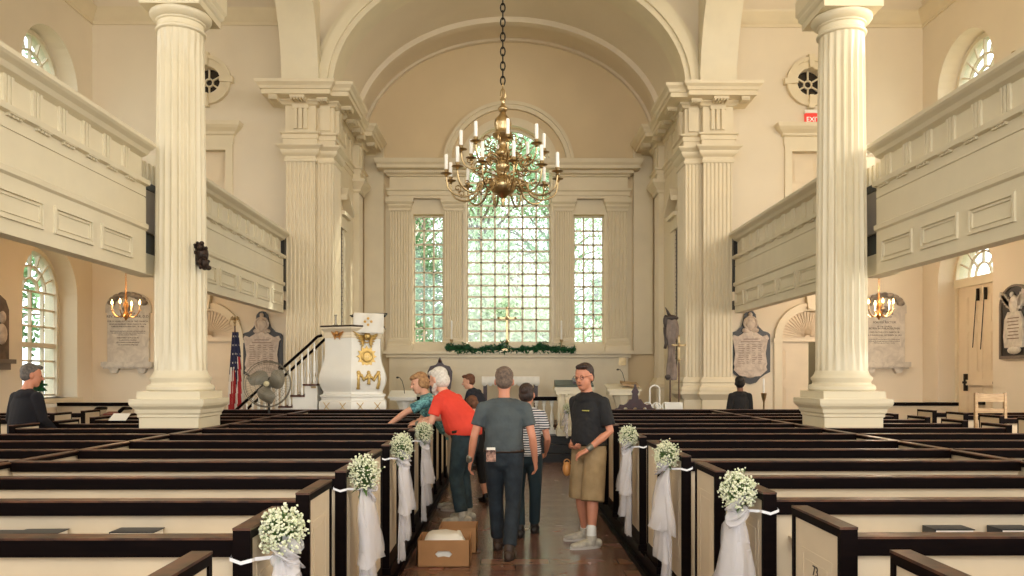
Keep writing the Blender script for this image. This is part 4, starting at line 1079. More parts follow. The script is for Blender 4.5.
def swag(K, half=False):
    m = MB()
    def q(t, z, o=.015): return face(K, rfz(z), t, z, o)[0]
    pts = [(-.58, 1.73), (-.44, 1.69), (-.28, 1.61), (-.12, 1.66), (0, 1.72), (.12, 1.66), (.28, 1.61), (.44, 1.69), (.58, 1.73)]
    S = []
    for (a, b), (c, d) in zip(pts, pts[1:]):
        for k in range(4): t = k/4; S.append(q(a+(c-a)*t, b+(d-b)*t))
    S.append(q(*pts[-1])); m.tube(S, [.027+.007*math.sin(i*1.9) for i in range(len(S))], 7)
    for t, z1 in ((-.60, 1.46), (0, 1.54), (.60, 1.46)):
        S = [q(t, 1.73-(1.73-z1)*k/8) for k in range(9)]; m.tube(S, [.019+.012*math.sin(k*1.3+.5)**2+.006*(k > 6) for k in range(9)], 7)
        m.ball(q(t, 1.74), .034, 8, 6)
    m.build('garland', GOLD, pul, smooth=2)
swag(0)
def cherub(K, z, s=1.0, name='winged_cherub', mt=GOLD):
    p, n, tt = face(K, rfz(z), 0, z, .02)
    m = MB(); m.ball(p+n*.03, (.055*s, .055*s, .065*s), 12, 8)
    for sg in (-1, 1):
        for k in range(6):
            a = p+tt*sg*.05*s+UP*(-.015*k*s); b = p+tt*sg*(.23-.028*k)*s+UP*(.075-.05*k)*s; m.tube([a, (a+b)/2+UP*(-.02*s)+n*.015, b], [.018*s, .016*s, .005], 6)
    m.tube([p+tt*(-.09*s)+UP*(-.06*s), p+UP*(-.10*s)+n*.01, p+tt*(.09*s)+UP*(-.06*s)], .012, 6)
    m.build(name, mt, pul, smooth=2)
cherub(0, 2.37, 1.12); cherub(5, 2.42, .62, 'gilt_scroll', mat('coppery_gilding', (206, 152, 88), .4, .7))
# gilt bands crossing the wreath
m = MB()
for K in (5, 0):
    for t in (-.5, .5):
        for sg in (-1, 1):
            m.tube([face(K, 1.0, t+sg*(-.18+.36*k/6), 1.085+.135*k/6, .006+.01*math.sin(PI*k/6))[0] for k in range(7)], .006, 5)
m.build('gilt_ribbons', GOLD, pul)
# lectern on the pulpit with embroidered white cloth
p, n, tt = face(0, .6, 0, 2.56); n2 = (n+Vector((0, 0, 0))).normalized()
b0 = Vector((pcx+.36, pcy-.33, 2.50))
r = empty('pulpit_bible_stand', b0, 'small dark reading stand on top of the pulpit', 'lectern')
tdir = Vector((1, -.05, 0)).normalized(); nd = Vector((-.05, -1, 0)).normalized()
m = MB(); m.obox(b0+Vector((0, .06, .08)), tdir*.05, nd*.05, (0, 0, .08)); m.obox(b0+Vector((-.03, .04, .25)), tdir*.30, nd*.10+Vector((0, 0, -.03)), (0, 0, .015)); m.build('stand_body', BLACK, r)
m = MB(); m.tube([b0+Vector((-.36, -.02, .235)), b0+Vector((-.25, .03, .25))], .013, 6); m.build('lamp_clip', BLACK, r)
r = empty('pulpit_cloth', b0+Vector((0, -.02, .0)), 'white linen pulpit fall with a gold embroidered cross', 'cloth')
m = MB(); NU, NV = 20, 12; g = []
for j in range(NV+1):
    v = j/NV; row = []
    for i in range(NU+1):
        u = i/NU; P = b0+tdir*(-.265+.53*u+.01*v*math.sin(u*9))+nd*(.16+.012*math.sin(u*12+v*2)+.03*v)+Vector((0, 0, .275-.02*u-.345*v))
        row.append(P)
    g.append(row)
top = [P+(-nd)*.20+Vector((0, 0, .005)) for P in g[0]]
rows = [top]+g; m.add([q for row in rows for q in row], [(a*(NU+1)+i, a*(NU+1)+i+1, (a+1)*(NU+1)+i+1, (a+1)*(NU+1)+i) for a in range(len(rows)-1) for i in range(NU)])
o = m.build('linen', CLOTH, r, smooth=2, fix=False); md = o.modifiers.new('s', 'SOLIDIFY'); md.thickness = .006
m = MB(); cc = b0+nd*.192+Vector((0, 0, .12))
for (u, v) in ((0, .055), (0, -.055), (.055, 0), (-.055, 0)): m.lathe([(.022, 0), (.024, .012), (.004, .014)], cc+tdir*u+Vector((0, 0, v)), 8, nd)
m.build('embroidered_cross', mat('gold_thread', (222, 178, 96), .6), r)
tag(MB().lathe([(.04, 2.56), (.04, 2.58), (.022, 2.60), (.018, 2.72), (.03, 2.76)], (pcx-.27, pcy-.25, 0), 12).build('water_glass', mat('grey_glass', (170, 164, 154), .15, alpha=.5), smooth=True, base=(pcx-.27, pcy-.25, 2.56)), 'small glass on the left side of the pulpit ledge', 'glass')

# ================================================================ PULPIT STAIR
x1 = PX(322, 376, 14.2).x
r = empty('pulpit_stair', (-4.2, 14.2, 0), 'white balustered stair with dark treads rising to the pulpit', 'staircase')
NST = 8; RUN, RISE = .215, .1925
ya, yb2 = 13.85, 14.55
m = MB(); tr = []
for k in range(NST):
    xr = x1-RUN*k; z = 1.54-RISE*k
    if z < .1: break
    m.box(xr-RUN, xr, ya+.02, yb2-.02, 0 if k > 4 else max(0, z-.45), z-.03)
    MB().box(xr-RUN-.03, xr, ya-.02, yb2+.02, z-.03, z).build('tread', BROWN, r)
m.build('stringer', WHITE, r)
for yy in (ya+.03, yb2-.03):
    m = MB()
    for k in range(NST):
        for q in (.25, .75):
            x = x1-RUN*(k+q); z0 = 1.54-RISE*k
            if z0 < .05: continue
            zr = 1.54+.80-(RISE/RUN)*(x1-x)*1.0-.03
            MB().lathe([(.022, z0), (.022, z0+.12), (.012, z0+.14), (.026, z0+.22), (.02, z0+.4), (.013, z0+.55), (.02, z0+.6), (.012, z0+.62), (.018, zr)], (x, yy, 0), 8).build('baluster', WHITE, r, smooth=60)
    P = [(x1+.08, yy, 2.39), (x1, yy, 2.37)]
    for k in range(1, 12):
        x = x1-k*.15; P.append((x, yy, 2.36-(RISE/RUN)*k*.15))
    xe = P[-1][0]; P += [(xe-.12, yy, P[-1][2]-.06), (xe-.28, yy, P[-1][2]-.07)]
    MB().tube(P, [(.035, .025)]*len(P), 8).build('handrail', PEWD, r, smooth=2)
m = MB().box(x1-.09+.0, x1-.01, ya-.05, ya-.03, 1.47, 1.50); m.build('brass_plate', BRASS, r)

# ================================================================ PEDESTAL FAN
fc = PX(268.4, 384, 12.95)
r = empty('pedestal_fan', (fc.x, 13.0, .15), 'large grey pedestal fan with wire cage before the left memorial', 'fan')
m = MB().lathe([(.22, 0.0), (.22, .02), (.05, .05)], (fc.x, 13.0, .15), 20).tube([(fc.x, 13.02, .18), (fc.x, 13.02, fc.z-.05)], .018); m.build('stand', BLACK, r, smooth=40)
n = Vector((.1, -1, .08)).normalized(); C0 = Vector((fc.x, 12.92, fc.z))
MB().lathe([(.05, -.16), (.07, -.12), (.07, -.02), (.04, 0)], C0, 16, n).build('motor', STEEL, r, smooth=40)
m = MB()
for off, R_ in ((0, .38), (.05, .37), (-.06, .36)): m.torus(C0+n*off, R_, .006, n, 40, 5)
for q in (.12, .19, .26, .32): m.torus(C0+n*.06, q, .0022, n, 36, 4)
e1 = n.orthogonal().normalized(); e2 = n.cross(e1)
for k in range(48):
    a = 2*PI*k/48; d = e1*math.cos(a)+e2*math.sin(a); m.tube([C0+n*.075+d*.05, C0+n*.075+d*.25, C0+n*.04+d*.34, C0+d*.38], .0018, 3, cap=False)
m.build('cage', STEEL, r)
m = MB()
for k in range(3):
    a0 = 2*PI*k/3+.5; vs = []
    for i in range(9):
        t = i/8; rr = .05+.28*t; w = .15*math.sin(PI*min(1, t*.85+.12)); aa = a0+.5*t
        d = e1*math.cos(aa)+e2*math.sin(aa); s_ = d.cross(n)
        vs += [C0+d*rr-s_*w+n*.03, C0+d*rr+s_*w-n*.03]
    m.add(vs, [(2*i, 2*i+1, 2*i+3, 2*i+2) for i in range(8)])
o = m.build('blades', mat('fan_blade', (150, 144, 128), .35, var=.03), r, smooth=2, fix=False); o.modifiers.new('s', 'SOLIDIFY').thickness = .004
MB().lathe([(.045, .0), (.045, .03), (.02, .05), (.002, .055)], C0+n*.05, 16, n).build('hub_badge', mat('badge_cream', (220, 210, 170), .4), r, smooth=True)

# ================================================================ FLAG
fx = PX(236.5, 376, 14.8)
r = empty('flag_stand', (fx.x, 14.8, 0), 'gilt eagle topped flag pole with a furled American flag by the left door', 'flag')
MB().lathe([(.14, 0), (.14, .03), (.03, .08), (.02, .12)], (fx.x, 14.8, 0), 16).tube([(fx.x, 14.8, .05), (fx.x-.015, 14.8, 2.62)], .014).build('pole', BROWN, r, smooth=40)
m = MB(); e = Vector((fx.x-.015, 14.8, 2.70)); m.ball(e, (.03, .03, .05)).ball(e+Vector((0, -.01, .07)), (.018, .022, .022)).ball(e+Vector((0, 0, -.07)), .022)
for s in (-1, 1):
    for k in range(4): m.tube([e+Vector((s*.01, 0, .03)), e+Vector((s*(.05+.012*k), 0, .09-.02*k)), e+Vector((s*(.085+.008*k), 0, .06-.045*k))], [.014, .012, .004], 5)
m.build('eagle', BRASS, r, smooth=2)
NAVY = mat('flag_navy', (34, 38, 72), .8); FRED = mat('flag_red', (168, 36, 40), .8); FWH = mat('flag_white', (232, 224, 214), .8)
m = MB(); NU, NV = 52, 60; g = []
for j in range(NV+1):
    v = j/NV
    for i in range(NU+1):
        u = i/NU; rad = (.045+.125*v)*(1-.15*v*v); fold = .35*math.sin(u*2*PI*4.5+v*1.5)
        a = -PI/2+ (u-.5)*2*PI*.8
        rr = rad*(1+fold); g.append((fx.x+.03*v+rr*math.cos(a)*1.0, 14.79+rr*math.sin(a)*.8, 2.50-1.95*v-.12*abs(u-.5)*v))
m.add(g, [])
for j in range(NV):
    for i in range(NU):
        stripe = int((i/NU)*13+j/NV*2.2) % 2
        canton = (j < NV*.42+(6*math.sin(i*.7))) and (i < NU*.62 or j < NV*.22)
        m.f.append((j*(NU+1)+i, j*(NU+1)+i+1, (j+1)*(NU+1)+i+1, (j+1)*(NU+1)+i))
        star = canton and (i % 5 == 2) and (j % 5 == 2)
        m.m.append(2 if star else (0 if canton else (1 if stripe else 2)))
o = m.build('flag_cloth', [NAVY, FRED, FWH], r, smooth=2, fix=False)

# ================================================================ CHANCEL FURNITURE
def turned(x, y, z0, z1, R=.05, n=12):
    h = z1-z0
    return MB().lathe([(R, z0), (R, z0+.08*h), (R*.5, z0+.12*h), (R*.75, z0+.18*h), (R*1.05, z0+.32*h), (R*.8, z0+.5*h), (R*.42, z0+.68*h), (R*.5, z0+.8*h), (R*.85, z0+.86*h), (R*.6, z0+.9*h), (R, z0+.93*h), (R, z1)], (x, y, 0), n)
for s, side, xa, xb in ((1, 'right', PX(533, 0, 16.4).x, PX(563, 0, 16.4).x), (-1, 'left', PX(408, 0, 16.4).x, PX(462, 0, 16.4).x)):
    y = 16.4
    r = empty('altar_rail', ((xa+xb)/2, y, .48), 'dark topped altar rail with white turned balusters %s of the altar' % side, 'railing')
    MB().box(xa, xb, y-.07, y+.07, 1.17, 1.25).build('rail_top', PEWD, r)
    MB().box(xa, xb, y-.06, y+.06, .48, .56).build('rail_base', WHITE, r)
    nb = int((xb-xa)/.135)
    for k in range(nb): turned(xa+.07+(xb-xa-.14)*k/max(1, nb-1), y, .56, 1.17, .048).build('baluster', WHITE, r, smooth=50)
# altar table with lace edged cloth
ax0, ax1 = PX(481, 0, 17.6).x, PX(538, 0, 17.6).x; ax0 = -.58
r = empty('altar_table', ((ax0+ax1)/2, 17.6, .64), 'dark wooden altar table in front of the east window wall', 'table')
tz = PX(0, 377, 17.6).z
for x in (ax0+.05, ax1-.05):
    for y in (17.35, 17.95): MB().box(x-.035, x+.035, y-.035, y+.035, .64, tz-.03).build('leg', MAHOG, r)
MB().box(ax0, ax1, 17.3, 18.0, tz-.04, tz).box(ax0+.04, ax1-.04, 17.34, 17.36, tz-.14, tz-.04).build('tabletop', MAHOG, r)
m = MB(); N = 60; rows = []
for j, (yo, z) in enumerate(((.35, tz+.008), (0, tz+.008), (-.012, tz), (-.016, tz-.10))): rows.append([(ax0-.02+(ax1-ax0+.04)*i/N, 17.29+yo+.004*math.sin(i), z) for i in range(N+1)])
rows.append([(ax0-.02+(ax1-ax0+.04)*i/N, 17.274, tz-.155-.045*abs(math.sin(PI*i/6))) for i in range(N+1)])
m.add([p for q in rows for p in q], [(a*(N+1)+i, a*(N+1)+i+1, (a+1)*(N+1)+i+1, (a+1)*(N+1)+i) for a in range(4) for i in range(N)])
o = m.build('altar_cloth', CLOTH, None, smooth=2, fix=False, base=((ax0+ax1)/2, 17.4, tz)); tag(o, 'white scallop edged cloth draped over the altar table', 'tablecloth'); o.modifiers.new('s', 'SOLIDIFY').thickness = .005
# high backed chair
cx = PX(440, 0, 17.8).x; Y = 17.8; GREENU = mat('green_upholstery', (74, 78, 62), .8, scale=20, rgb2=(58, 62, 48))
r = empty('bishop_chair', (cx, Y, .48), 'high-backed carved mahogany chair with green upholstery left of the altar', 'chair')
zt = PX(0, 357, Y).z
prof = [(-.20, .95), (-.22, 1.3), (-.27, 1.6), (-.28, 1.78), (-.22, 1.90), (-.10, 1.93), (-.06, 1.97), (-.03, 2.05), (0, zt), (.03, 2.05), (.06, 1.97), (.10, 1.93), (.22, 1.90), (.28, 1.78), (.27, 1.6), (.22, 1.3), (.20, .95)]
inner = [(-.15, 1.02), (-.17, 1.35), (-.21, 1.62), (-.21, 1.76), (-.15, 1.84), (0, 1.87), (.15, 1.84), (.21, 1.76), (.21, 1.62), (.17, 1.35), (.15, 1.02)]
MB().prism([(cx+u, v) for u, v in prof], Y, Y+.05, XZ, [[(cx+u, v) for u, v in inner]]).ball((cx, Y, 2.02), (.04, .03, .05)).build('back_frame', MAHOG, r)
MB().prism([(cx+u, v) for u, v in inner], Y+.01, Y+.04, XZ).build('back_upholstery', GREENU, r)
MB().box(cx-.28, cx+.28, Y-.5, Y, .88, .97).build('seat', GREENU, r)
for x in (-.25, .25):
    for y in (-.47, -.02): MB().box(cx+x-.03, cx+x+.03, Y+y-.03, Y+y+.03, .48, .9).build('leg', MAHOG, r)
    m = MB().tube([(cx+x*1.05, Y, 1.2), (cx+x*1.1, Y-.25, 1.22), (cx+x*1.15, Y-.45, 1.18), (cx+x*1.1, Y-.48, .95)], .025); m.build('arm', MAHOG, r, smooth=40)
# reading desk right of steps
x0, x1_ = PX(557, 0, 15.75).x, PX(592, 0, 15.75).x; Y = 15.95
r = empty('reading_desk', ((x0+x1_)/2, Y, .32), 'white carved reading desk at the top of the steps behind the man in black', 'desk')
m = MB().box(x0, x1_, Y-.2, Y+.2, .48, .62).box(x0+.04, x1_-.04, Y-.14, Y+.16, .62, 1.32).box(x0-.02, x1_+.02, Y-.2, Y+.22, 1.32, 1.40).box(x0-.05, x1_+.05, Y-.22, Y+.24, 1.40, 1.46); m.build('desk_body', PAINT2, r)
for x in (x0+.04, x0+.19, x1_-.19, x1_-.04): turned(x, Y-.17, .62, 1.32, .045).build('baluster', PAINT2, r, smooth=50)
m = MB().prism([(Y-.24, 1.46), (Y+.2, 1.46), (Y+.2, 1.60), (Y-.24, 1.50)], x0-.03, x1_+.03, YZ); m.build('slope', mat('desk_green', (84, 92, 78), .6), r)
tag(MB().obox((x1_-.28, Y, 1.585), (.09, 0, 0), (0, .15, .035), (0, 0, .02)).build('service_book', MAT if False else MAHOG, None, base=(x1_-.28, Y, 1.56)), 'dark service book lying on the white reading desk', 'book')
# lectern with book and microphone
lx = PX(625, 0, 15.6).x; Y = 15.9
r = empty('lectern', (lx, Y, .48), 'white carved lectern with sloping top to the right of the man in black', 'lectern')
lz = 1.40
m = MB().lathe([(.20, .48), (.20, .56), (.10, .62), (.08, .9), (.12, 1.05), (.19, 1.22), (.22, 1.30)], (lx, Y, 0), 8, rot=PI/8); m.build('stem', PAINT2, r)
m = MB().prism([(Y-.28, lz-.10), (Y+.22, lz-.10), (Y+.22, lz+.10), (Y-.28, lz-.02)], lx-.30, lx+.30, YZ).prism([(Y-.31, lz-.02), (Y+.24, lz+.09), (Y+.24, lz+.12), (Y-.31, lz+.015)], lx-.34, lx+.34, YZ); m.build('sloping_top', PAINT2, r)
b = MB().obox((lx+.13, Y-.05, lz+.12), (.17, 0, -.02), (0, .15, .03), (0, 0, .022)).build('lectern_bible', LIGHTW, None, base=(lx+.13, Y-.05, lz+.09)); tag(b, 'brown leather bible lying on the right white lectern', 'book')
def mic(x, y, z, dx, label):
    r = empty('gooseneck_microphone', (x, y, z), label, 'microphone')
    P = [Vector((x, y, z)), Vector((x+dx*.1, y, z+.12)), Vector((x+dx*.45, y-.02, z+.26)), Vector((x+dx*.9, y-.05, z+.33)), Vector((x+dx*1.3, y-.08, z+.33))]
    MB().tube(P, .006, 6).build('gooseneck', BLACK, r, smooth=2); MB().ball(P[-1], (.03, .02, .02)).build('microphone_head', BLACK, r, smooth=2)
mic(lx+.05, Y, lz+.08, -.12, 'thin black gooseneck microphone on the right lectern')
# small lectern beside pulpit
sx = PX(400, 0, 15.2).x; Y = 15.75
r = empty('small_lectern', (sx, Y, .0), 'small white lectern between the pulpit and the blue shirted woman', 'lectern')
m = MB().lathe([(.18, .32), (.18, .4), (.07, .5), (.07, .95), (.14, 1.15), (.17, 1.2)], (sx, Y, 0), 8); m.build('stem', WHITE, r)
m = MB().prism([(Y-.22, 1.20), (Y+.2, 1.20), (Y+.2, 1.36), (Y-.22, 1.24)], sx-.24, sx+.24, YZ).prism([(Y-.25, 1.24), (Y+.22, 1.36), (Y+.22, 1.39), (Y-.25, 1.27)], sx-.28, sx+.28, YZ); m.build('sloping_top', WHITE, r)
mic(sx+.02, Y, 1.32, -.10, 'thin black microphone on the small lectern beside the pulpit')
# carved crest chair in front
kx = PX(635.5, 0, 13.9).x; Y = 13.9
r = empty('carved_chair', (kx, Y, 0), 'dark gothic chair with pointed carved crest right of the lectern', 'chair')
cr = [(-.36, 1.0), (-.36, 1.10), (-.30, 1.12), (-.27, 1.18), (-.20, 1.17), (-.15, 1.20), (-.10, 1.27), (-.06, 1.27), (-.045, 1.36), (-.065, 1.40), (-.03, 1.46), (0, 1.55), (.03, 1.46), (.065, 1.40), (.045, 1.36), (.06, 1.27), (.10, 1.27), (.15, 1.20), (.20, 1.17), (.27, 1.18), (.30, 1.12), (.36, 1.10), (.36, 1.0)]
hol = [[(kx+c+.035*math.cos(2*PI*k/10), 1.10+.03*math.sin(2*PI*k/10)) for k in range(10)] for c in (-.17, 0, .17)]
MB().prism([(kx+u, v) for u, v in cr], Y, Y+.05, XZ, hol).build('crest', MAHOG, r)
m = MB().box(kx-.36, kx-.30, Y, Y+.05, .45, 1.0).box(kx+.30, kx+.36, Y, Y+.05, .45, 1.0).box(kx-.3, kx+.3, Y+.015, Y+.035, .6, 1.0); m.build('back', MAHOG, r)
MB().box(kx-.36, kx+.36, Y-.3, Y+.05, .42, .48).build('seat', GREENU, r)
for x in (-.32, .32):
    for y in (-.26, .02): MB().box(kx+x-.03, kx+x+.03, Y+y-.03, Y+y+.03, 0, .42).build('leg', MAHOG, r)
# white scroll ironwork stand
wx = PX(656, 0, 14.3).x; Y = 14.4
r = empty('white_scroll_stand', (wx, Y, 0), 'white painted iron scroll stand with a tall loop beside the right pier', 'stand')
m = MB()
m.tube([(wx-.09, Y, 0), (wx-.09, Y, 1.42)]+[(wx-.0-.09*math.cos(PI*k/8), Y, 1.42+.09*math.sin(PI*k/8)) for k in range(1, 8)]+[(wx+.09, Y, 1.42), (wx+.09, Y, 0)], .016, 8)
for s, c, R in ((-1, wx-.13, .09), (1, wx+.02, .08), (1, wx+.20, .09), (-1, wx+.06, .06)):
    m.tube([(c+s*R*(1-k/22*.7)*math.cos(k*.42), Y-.03, 1.12+R*(1-k/22*.7)*math.sin(k*.42)) for k in range(20)], .015, 6)
m.build('scrollwork', WHITE, r, smooth=2)
m = MB().box(wx+.16, wx+.52, Y-.05, Y+.1, .0, 1.06).box(wx+.18, wx+.50, Y-.06, Y+.1, 1.06, 1.20); m.build('stand_box', WHITE, r)
# processional cross
qx = PX(677.5, 0, 14.9).x; Y = 14.75
r = empty('processional_cross', (qx, Y, 0), 'gilt processional cross on a dark pole against the right pier', 'cross')
MB().lathe([(.12, 0), (.12, .04), (.02, .08)], (qx, Y, 0), 16).tube([(qx, Y, .05), (qx, Y, 1.95)], .013).build('pole', BROWN, r, smooth=40)
MB().box(qx-.016, qx+.016, Y-.01, Y+.01, 1.93, 2.42).box(qx-.11, qx+.11, Y-.01, Y+.01, 2.24, 2.275).ball((qx, Y, 2.26), .035).ball((qx, Y, 1.98), .03).ball((qx, Y, 2.43), .02).ball((qx-.12, Y, 2.26), .02).ball((qx+.12, Y, 2.26), .02).build('cross', BRASS, r, smooth=40)
# furled banner
bx = PX(671, 0, 14.9).x; Y = 14.95
r = empty('furled_banner', (bx, Y, 0), 'furled grey banner on a staff with a dark finial beside the right pier', 'banner')
MB().lathe([(.12, 0), (.12, .04), (.02, .08)], (bx, Y, 0), 16).tube([(bx, Y, .05), (bx, Y, 2.85)], .014).build('staff', BROWN, r, smooth=40)
rings = []
for j in range(22):
    t = j/21; z = 2.75-1.15*t; w = (.10 if t < .3 else .075)*(1+.25*math.sin(t*9)); rings.append([(bx+.02+w*math.cos(a)*(1+.25*math.sin(5*a+t*3)), Y+.7*w*math.sin(a)*(1+.25*math.sin(5*a+t*3)), z) for a in [2*PI*k/30 for k in range(30)]])
MB().loft(rings).build('banner_cloth', mat('grey_banner', (148, 134, 124), .8, scale=8, rgb2=(120, 106, 98)), r, smooth=2)
m = MB().ball((bx+.02, Y, 2.78), (.14, .09, .06)).ball((bx-.09, Y-.02, 2.72), (.05, .05, .12)).tube([(bx, Y, 2.8), (bx-.09, Y, 2.98)], [.04, .008]).ball((bx-.05, Y-.03, 1.66), (.06, .05, .05)).tube([(bx-.1, Y, 2.6), (bx-.08, Y-.02, 2.3), (bx-.1, Y, 2.2)], .03); m.build('finial', mat('dark_grey_metal', (74, 64, 60), .5), r, smooth=2)
# candle stand on right
vx = PX(764.5, 0, 14.6).x
r = empty('candle_stand', (vx, 14.6, 0), 'brass floor candlestick with a white candle beside the right arched door', 'candlestick')
MB().lathe([(.12, 0), (.12, .03), (.03, .08), (.015, .12), (.015, 1.20), (.03, 1.24), (.05, 1.34), (.055, 1.36), (.02, 1.37)], (vx, 14.6, 0), 16).build('stand', BRASS, r, smooth=60)
MB().lathe([(.018, 1.36), (.018, 1.62), (.003, 1.64)], (vx, 14.6, 0), 12).build('candle', WAX, r, smooth=40)

# ---- on the ledge below the windows
r = empty('evergreen_garland', (0, 18.7, 2.28), 'green leafy garland lying along the ledge under the altar window', 'garland')
rd = random.Random(11); m = MB(); m2 = MB()
gx0, gx1 = PX(446, 0, 18.65).x, PX(575, 0, 18.65).x
m2.tube([(gx0+(gx1-gx0)*k/24, 18.70+.02*math.sin(k), 2.31+.012*math.sin(k*1.7)) for k in range(25)], .018, 6); m2.build('vine', LEAF, r, smooth=2)
for i in range(2600):
    t = rd.random(); x = gx0+(gx1-gx0)*t; hgt = .085+.05*math.sin(t*19)+.04*math.sin(t*43+1)
    c = Vector((x, 18.69+rd.gauss(0, .045), 2.30+abs(rd.gauss(0, .5))*hgt-(.06 if rd.random() < .12 else 0)))
    d = Vector((rd.gauss(0, 1), rd.gauss(0, 1), rd.gauss(0, .8))).normalized(); w = d.orthogonal().normalized()*.02; l = d*rd.uniform(.035, .07)
    if c.z < 2.29: c.y = 18.60; c.z = 2.29-rd.uniform(0, .07)
    m.add([c-l, c+w, c+l, c-w], [(0, 1, 2, 3)])
o = m.build('leaves', GARL, r, fix=False); o['kind'] = 'stuff'
gx = PX(507, 0, 18.65).x
r = empty('altar_cross', (gx, 18.72, 2.28), 'brass cross on a stepped foot on the ledge under the central window', 'cross')
z1 = PX(0, 308, 18.7).z
m = MB().box(gx-.13, gx+.13, 18.64, 18.82, 2.28, 2.33).box(gx-.09, gx+.09, 18.67, 18.79, 2.33, 2.39).lathe([(.06, 2.39), (.03, 2.44), (.05, 2.50), (.02, 2.54)], (gx, 18.73, 0), 14); m.build('foot', BRASS, r)
m = MB().box(gx-.022, gx+.022, 18.715, 18.745, 2.52, z1).box(gx-.20, gx+.20, 18.714, 18.746, z1-.26, z1-.215)
for p_ in ((gx, z1), (gx-.2, z1-.237), (gx+.2, z1-.237)): m.ball((p_[0], 18.73, p_[1]), .035, 8, 6)
m.ball((gx, 18.73, z1-.237), .05, 10, 6); m.build('cross_arms', BRASS, r, smooth=40)
for px_, side in ((451.5, 'left'), (561.5, 'right')):
    x = PX(px_, 0, 18.7).x
    r = empty('ledge_candlestick', (x, 18.72, 2.28), 'brass candlestick with tall white candle, %s of the ledge cross' % side, 'candlestick', 'candlesticks on the altar ledge')
    MB().lathe([(.07, 2.28), (.07, 2.30), (.02, 2.33), (.03, 2.40), (.015, 2.46), (.045, 2.53), (.045, 2.545), (.02, 2.55)], (x, 18.72, 0), 14).build('holder', BRASS, r, smooth=60)
    MB().lathe([(.022, 2.54), (.022, 2.98), (.004, 3.0)], (x, 18.72, 0), 12).build('candle', WAX, r, smooth=40)
tag(MB().box(PX(619, 0, 18.75).x, PX(626, 0, 18.75).x, 18.74, 18.79, 1.93, 2.12).build('brass_wall_plate', BRASS, None, base=(2.7, 18.77, 2.0)), 'small square brass plate on the panelling at the right of the altar wall', 'plaque')

# ---- side aisle things
LW = LIGHTW
cc = PX(993, 0, 10.6); r = empty('wooden_chair', (cc.x, 10.8, 0), 'pale wooden slat-backed chair standing behind the right outer pews', 'chair')
w = .215; zb_ = PX(0, 393, 10.6).z; Y = 10.6
m = MB().box(cc.x-w, cc.x-w+.035, Y-.02, Y+.02, 0, zb_).box(cc.x+w-.035, cc.x+w, Y-.02, Y+.02, 0, zb_)
m.build('back_posts', LW, r); MB().box(cc.x-w+.035, cc.x+w-.035, Y-.012, Y+.012, zb_-.12, zb_-.01).build('back_slat', LW, r); MB().box(cc.x-w+.035, cc.x+w-.035, Y-.012, Y+.012, zb_-.27, zb_-.21).build('back_slat', LW, r)
MB().box(cc.x-w, cc.x+w, Y, Y+.42, .78, .82).build('seat', LW, r)
for s in (-1, 1): MB().box(cc.x+s*(w-.02)-.02, cc.x+s*(w-.02)+.02, Y+.38, Y+.42, 0, .78).build('leg', LW, r)
# left: small bookcase / lectern with red book, flowers
bx0, bx1 = PX(95, 0, 12.9).x, PX(123, 0, 12.9).x; Y = 12.9
r = empty('white_bookstand', ((bx0+bx1)/2, Y, 0), 'cream open bookstand with dark curved ends near the left aisle wall', 'bookstand')
m = MB().box(bx0, bx0+.04, Y, Y+.35, 0, 1.12).box(bx1-.04, bx1, Y, Y+.35, 0, 1.12).box(bx0, bx1, Y+.3, Y+.34, 0, .98).box(bx0, bx1, Y, Y+.35, .72, .76); m.build('case', PEWC, r)
MB().obox(((bx0+bx1)/2, Y+.17, 1.03), ((bx1-bx0)/2, 0, 0), (0, .17, .02), (0, 0, .012)).build('sloping_shelf', BROWN, r)
for x in (bx0+.02, bx1-.02): MB().tube([(x, Y-.02, 1.10), (x, Y+.1, 1.15), (x, Y+.37, 1.14)], .03, 8).build('end_cap', PEWD, r, smooth=2)
o = MB().obox(((bx0+bx1)/2+.05, Y+.14, 1.065), (.14, 0, 0), (0, .09, .015), (0, 0, .012)).build('red_book', RED, None, base=((bx0+bx1)/2, Y+.15, 1.05)); tag(o, 'red book lying open on the cream bookstand by the left wall', 'book')
# white paper on pew rail
pc = PX(121, 418, 10.29); o = MB().obox((pc.x, 10.30, 1.148), (.11, 0, 0), (0, .07, .04), (0, 0, .004)).build('leaflet', PAPER, None, base=(pc.x, 10.30, 1.11)); tag(o, 'white leaflet standing on a dark pew rail at the left', 'paper')
# flower vase on window sill left
vc = PX(41, 384, 13.6); 
r = empty('flower_vase', (vc.x, vc.y, 1.2), 'vase of yellow flowers and green leaves at the left window', 'flower vase')
MB().lathe([(.05, 1.2), (.07, 1.28), (.05, 1.38), (.06, 1.42)], (vc.x, vc.y, 0), 14).box(vc.x-.2, vc.x+.2, vc.y-.2, vc.y+.2, 1.14, 1.2).box(vc.x-.03, vc.x+.03, vc.y-.03, vc.y+.03, 0, 1.14).build('vase', WHITE, r, smooth=40)
m = MB(); m3 = MB(); rd = random.Random(2)
for i in range(60):
    d = Vector((rd.gauss(0, 1), rd.gauss(0, 1), rd.gauss(0, 1))).normalized(); c = Vector((vc.x, vc.y, 1.52))
    t = c+Vector((d.x*.17, d.y*.15, d.z*.15-.02)); w = d.orthogonal().normalized()*.03; m.add([c, (c+t)/2+w, t, (c+t)/2-w], [(0, 1, 2, 3)])
m.build('foliage', GARL, r, fix=False)['kind'] = 'stuff'
for i in range(12): m3.ball((vc.x+rd.uniform(-.09, .05), vc.y-.05+rd.uniform(-.05, .05), 1.64+rd.uniform(-.05, .06)), rd.uniform(.03, .045), 8, 6)
m3.build('blooms', mat('yellow_petals', (236, 186, 60), .7, scale=30, rgb2=(226, 150, 40)), r, smooth=2)
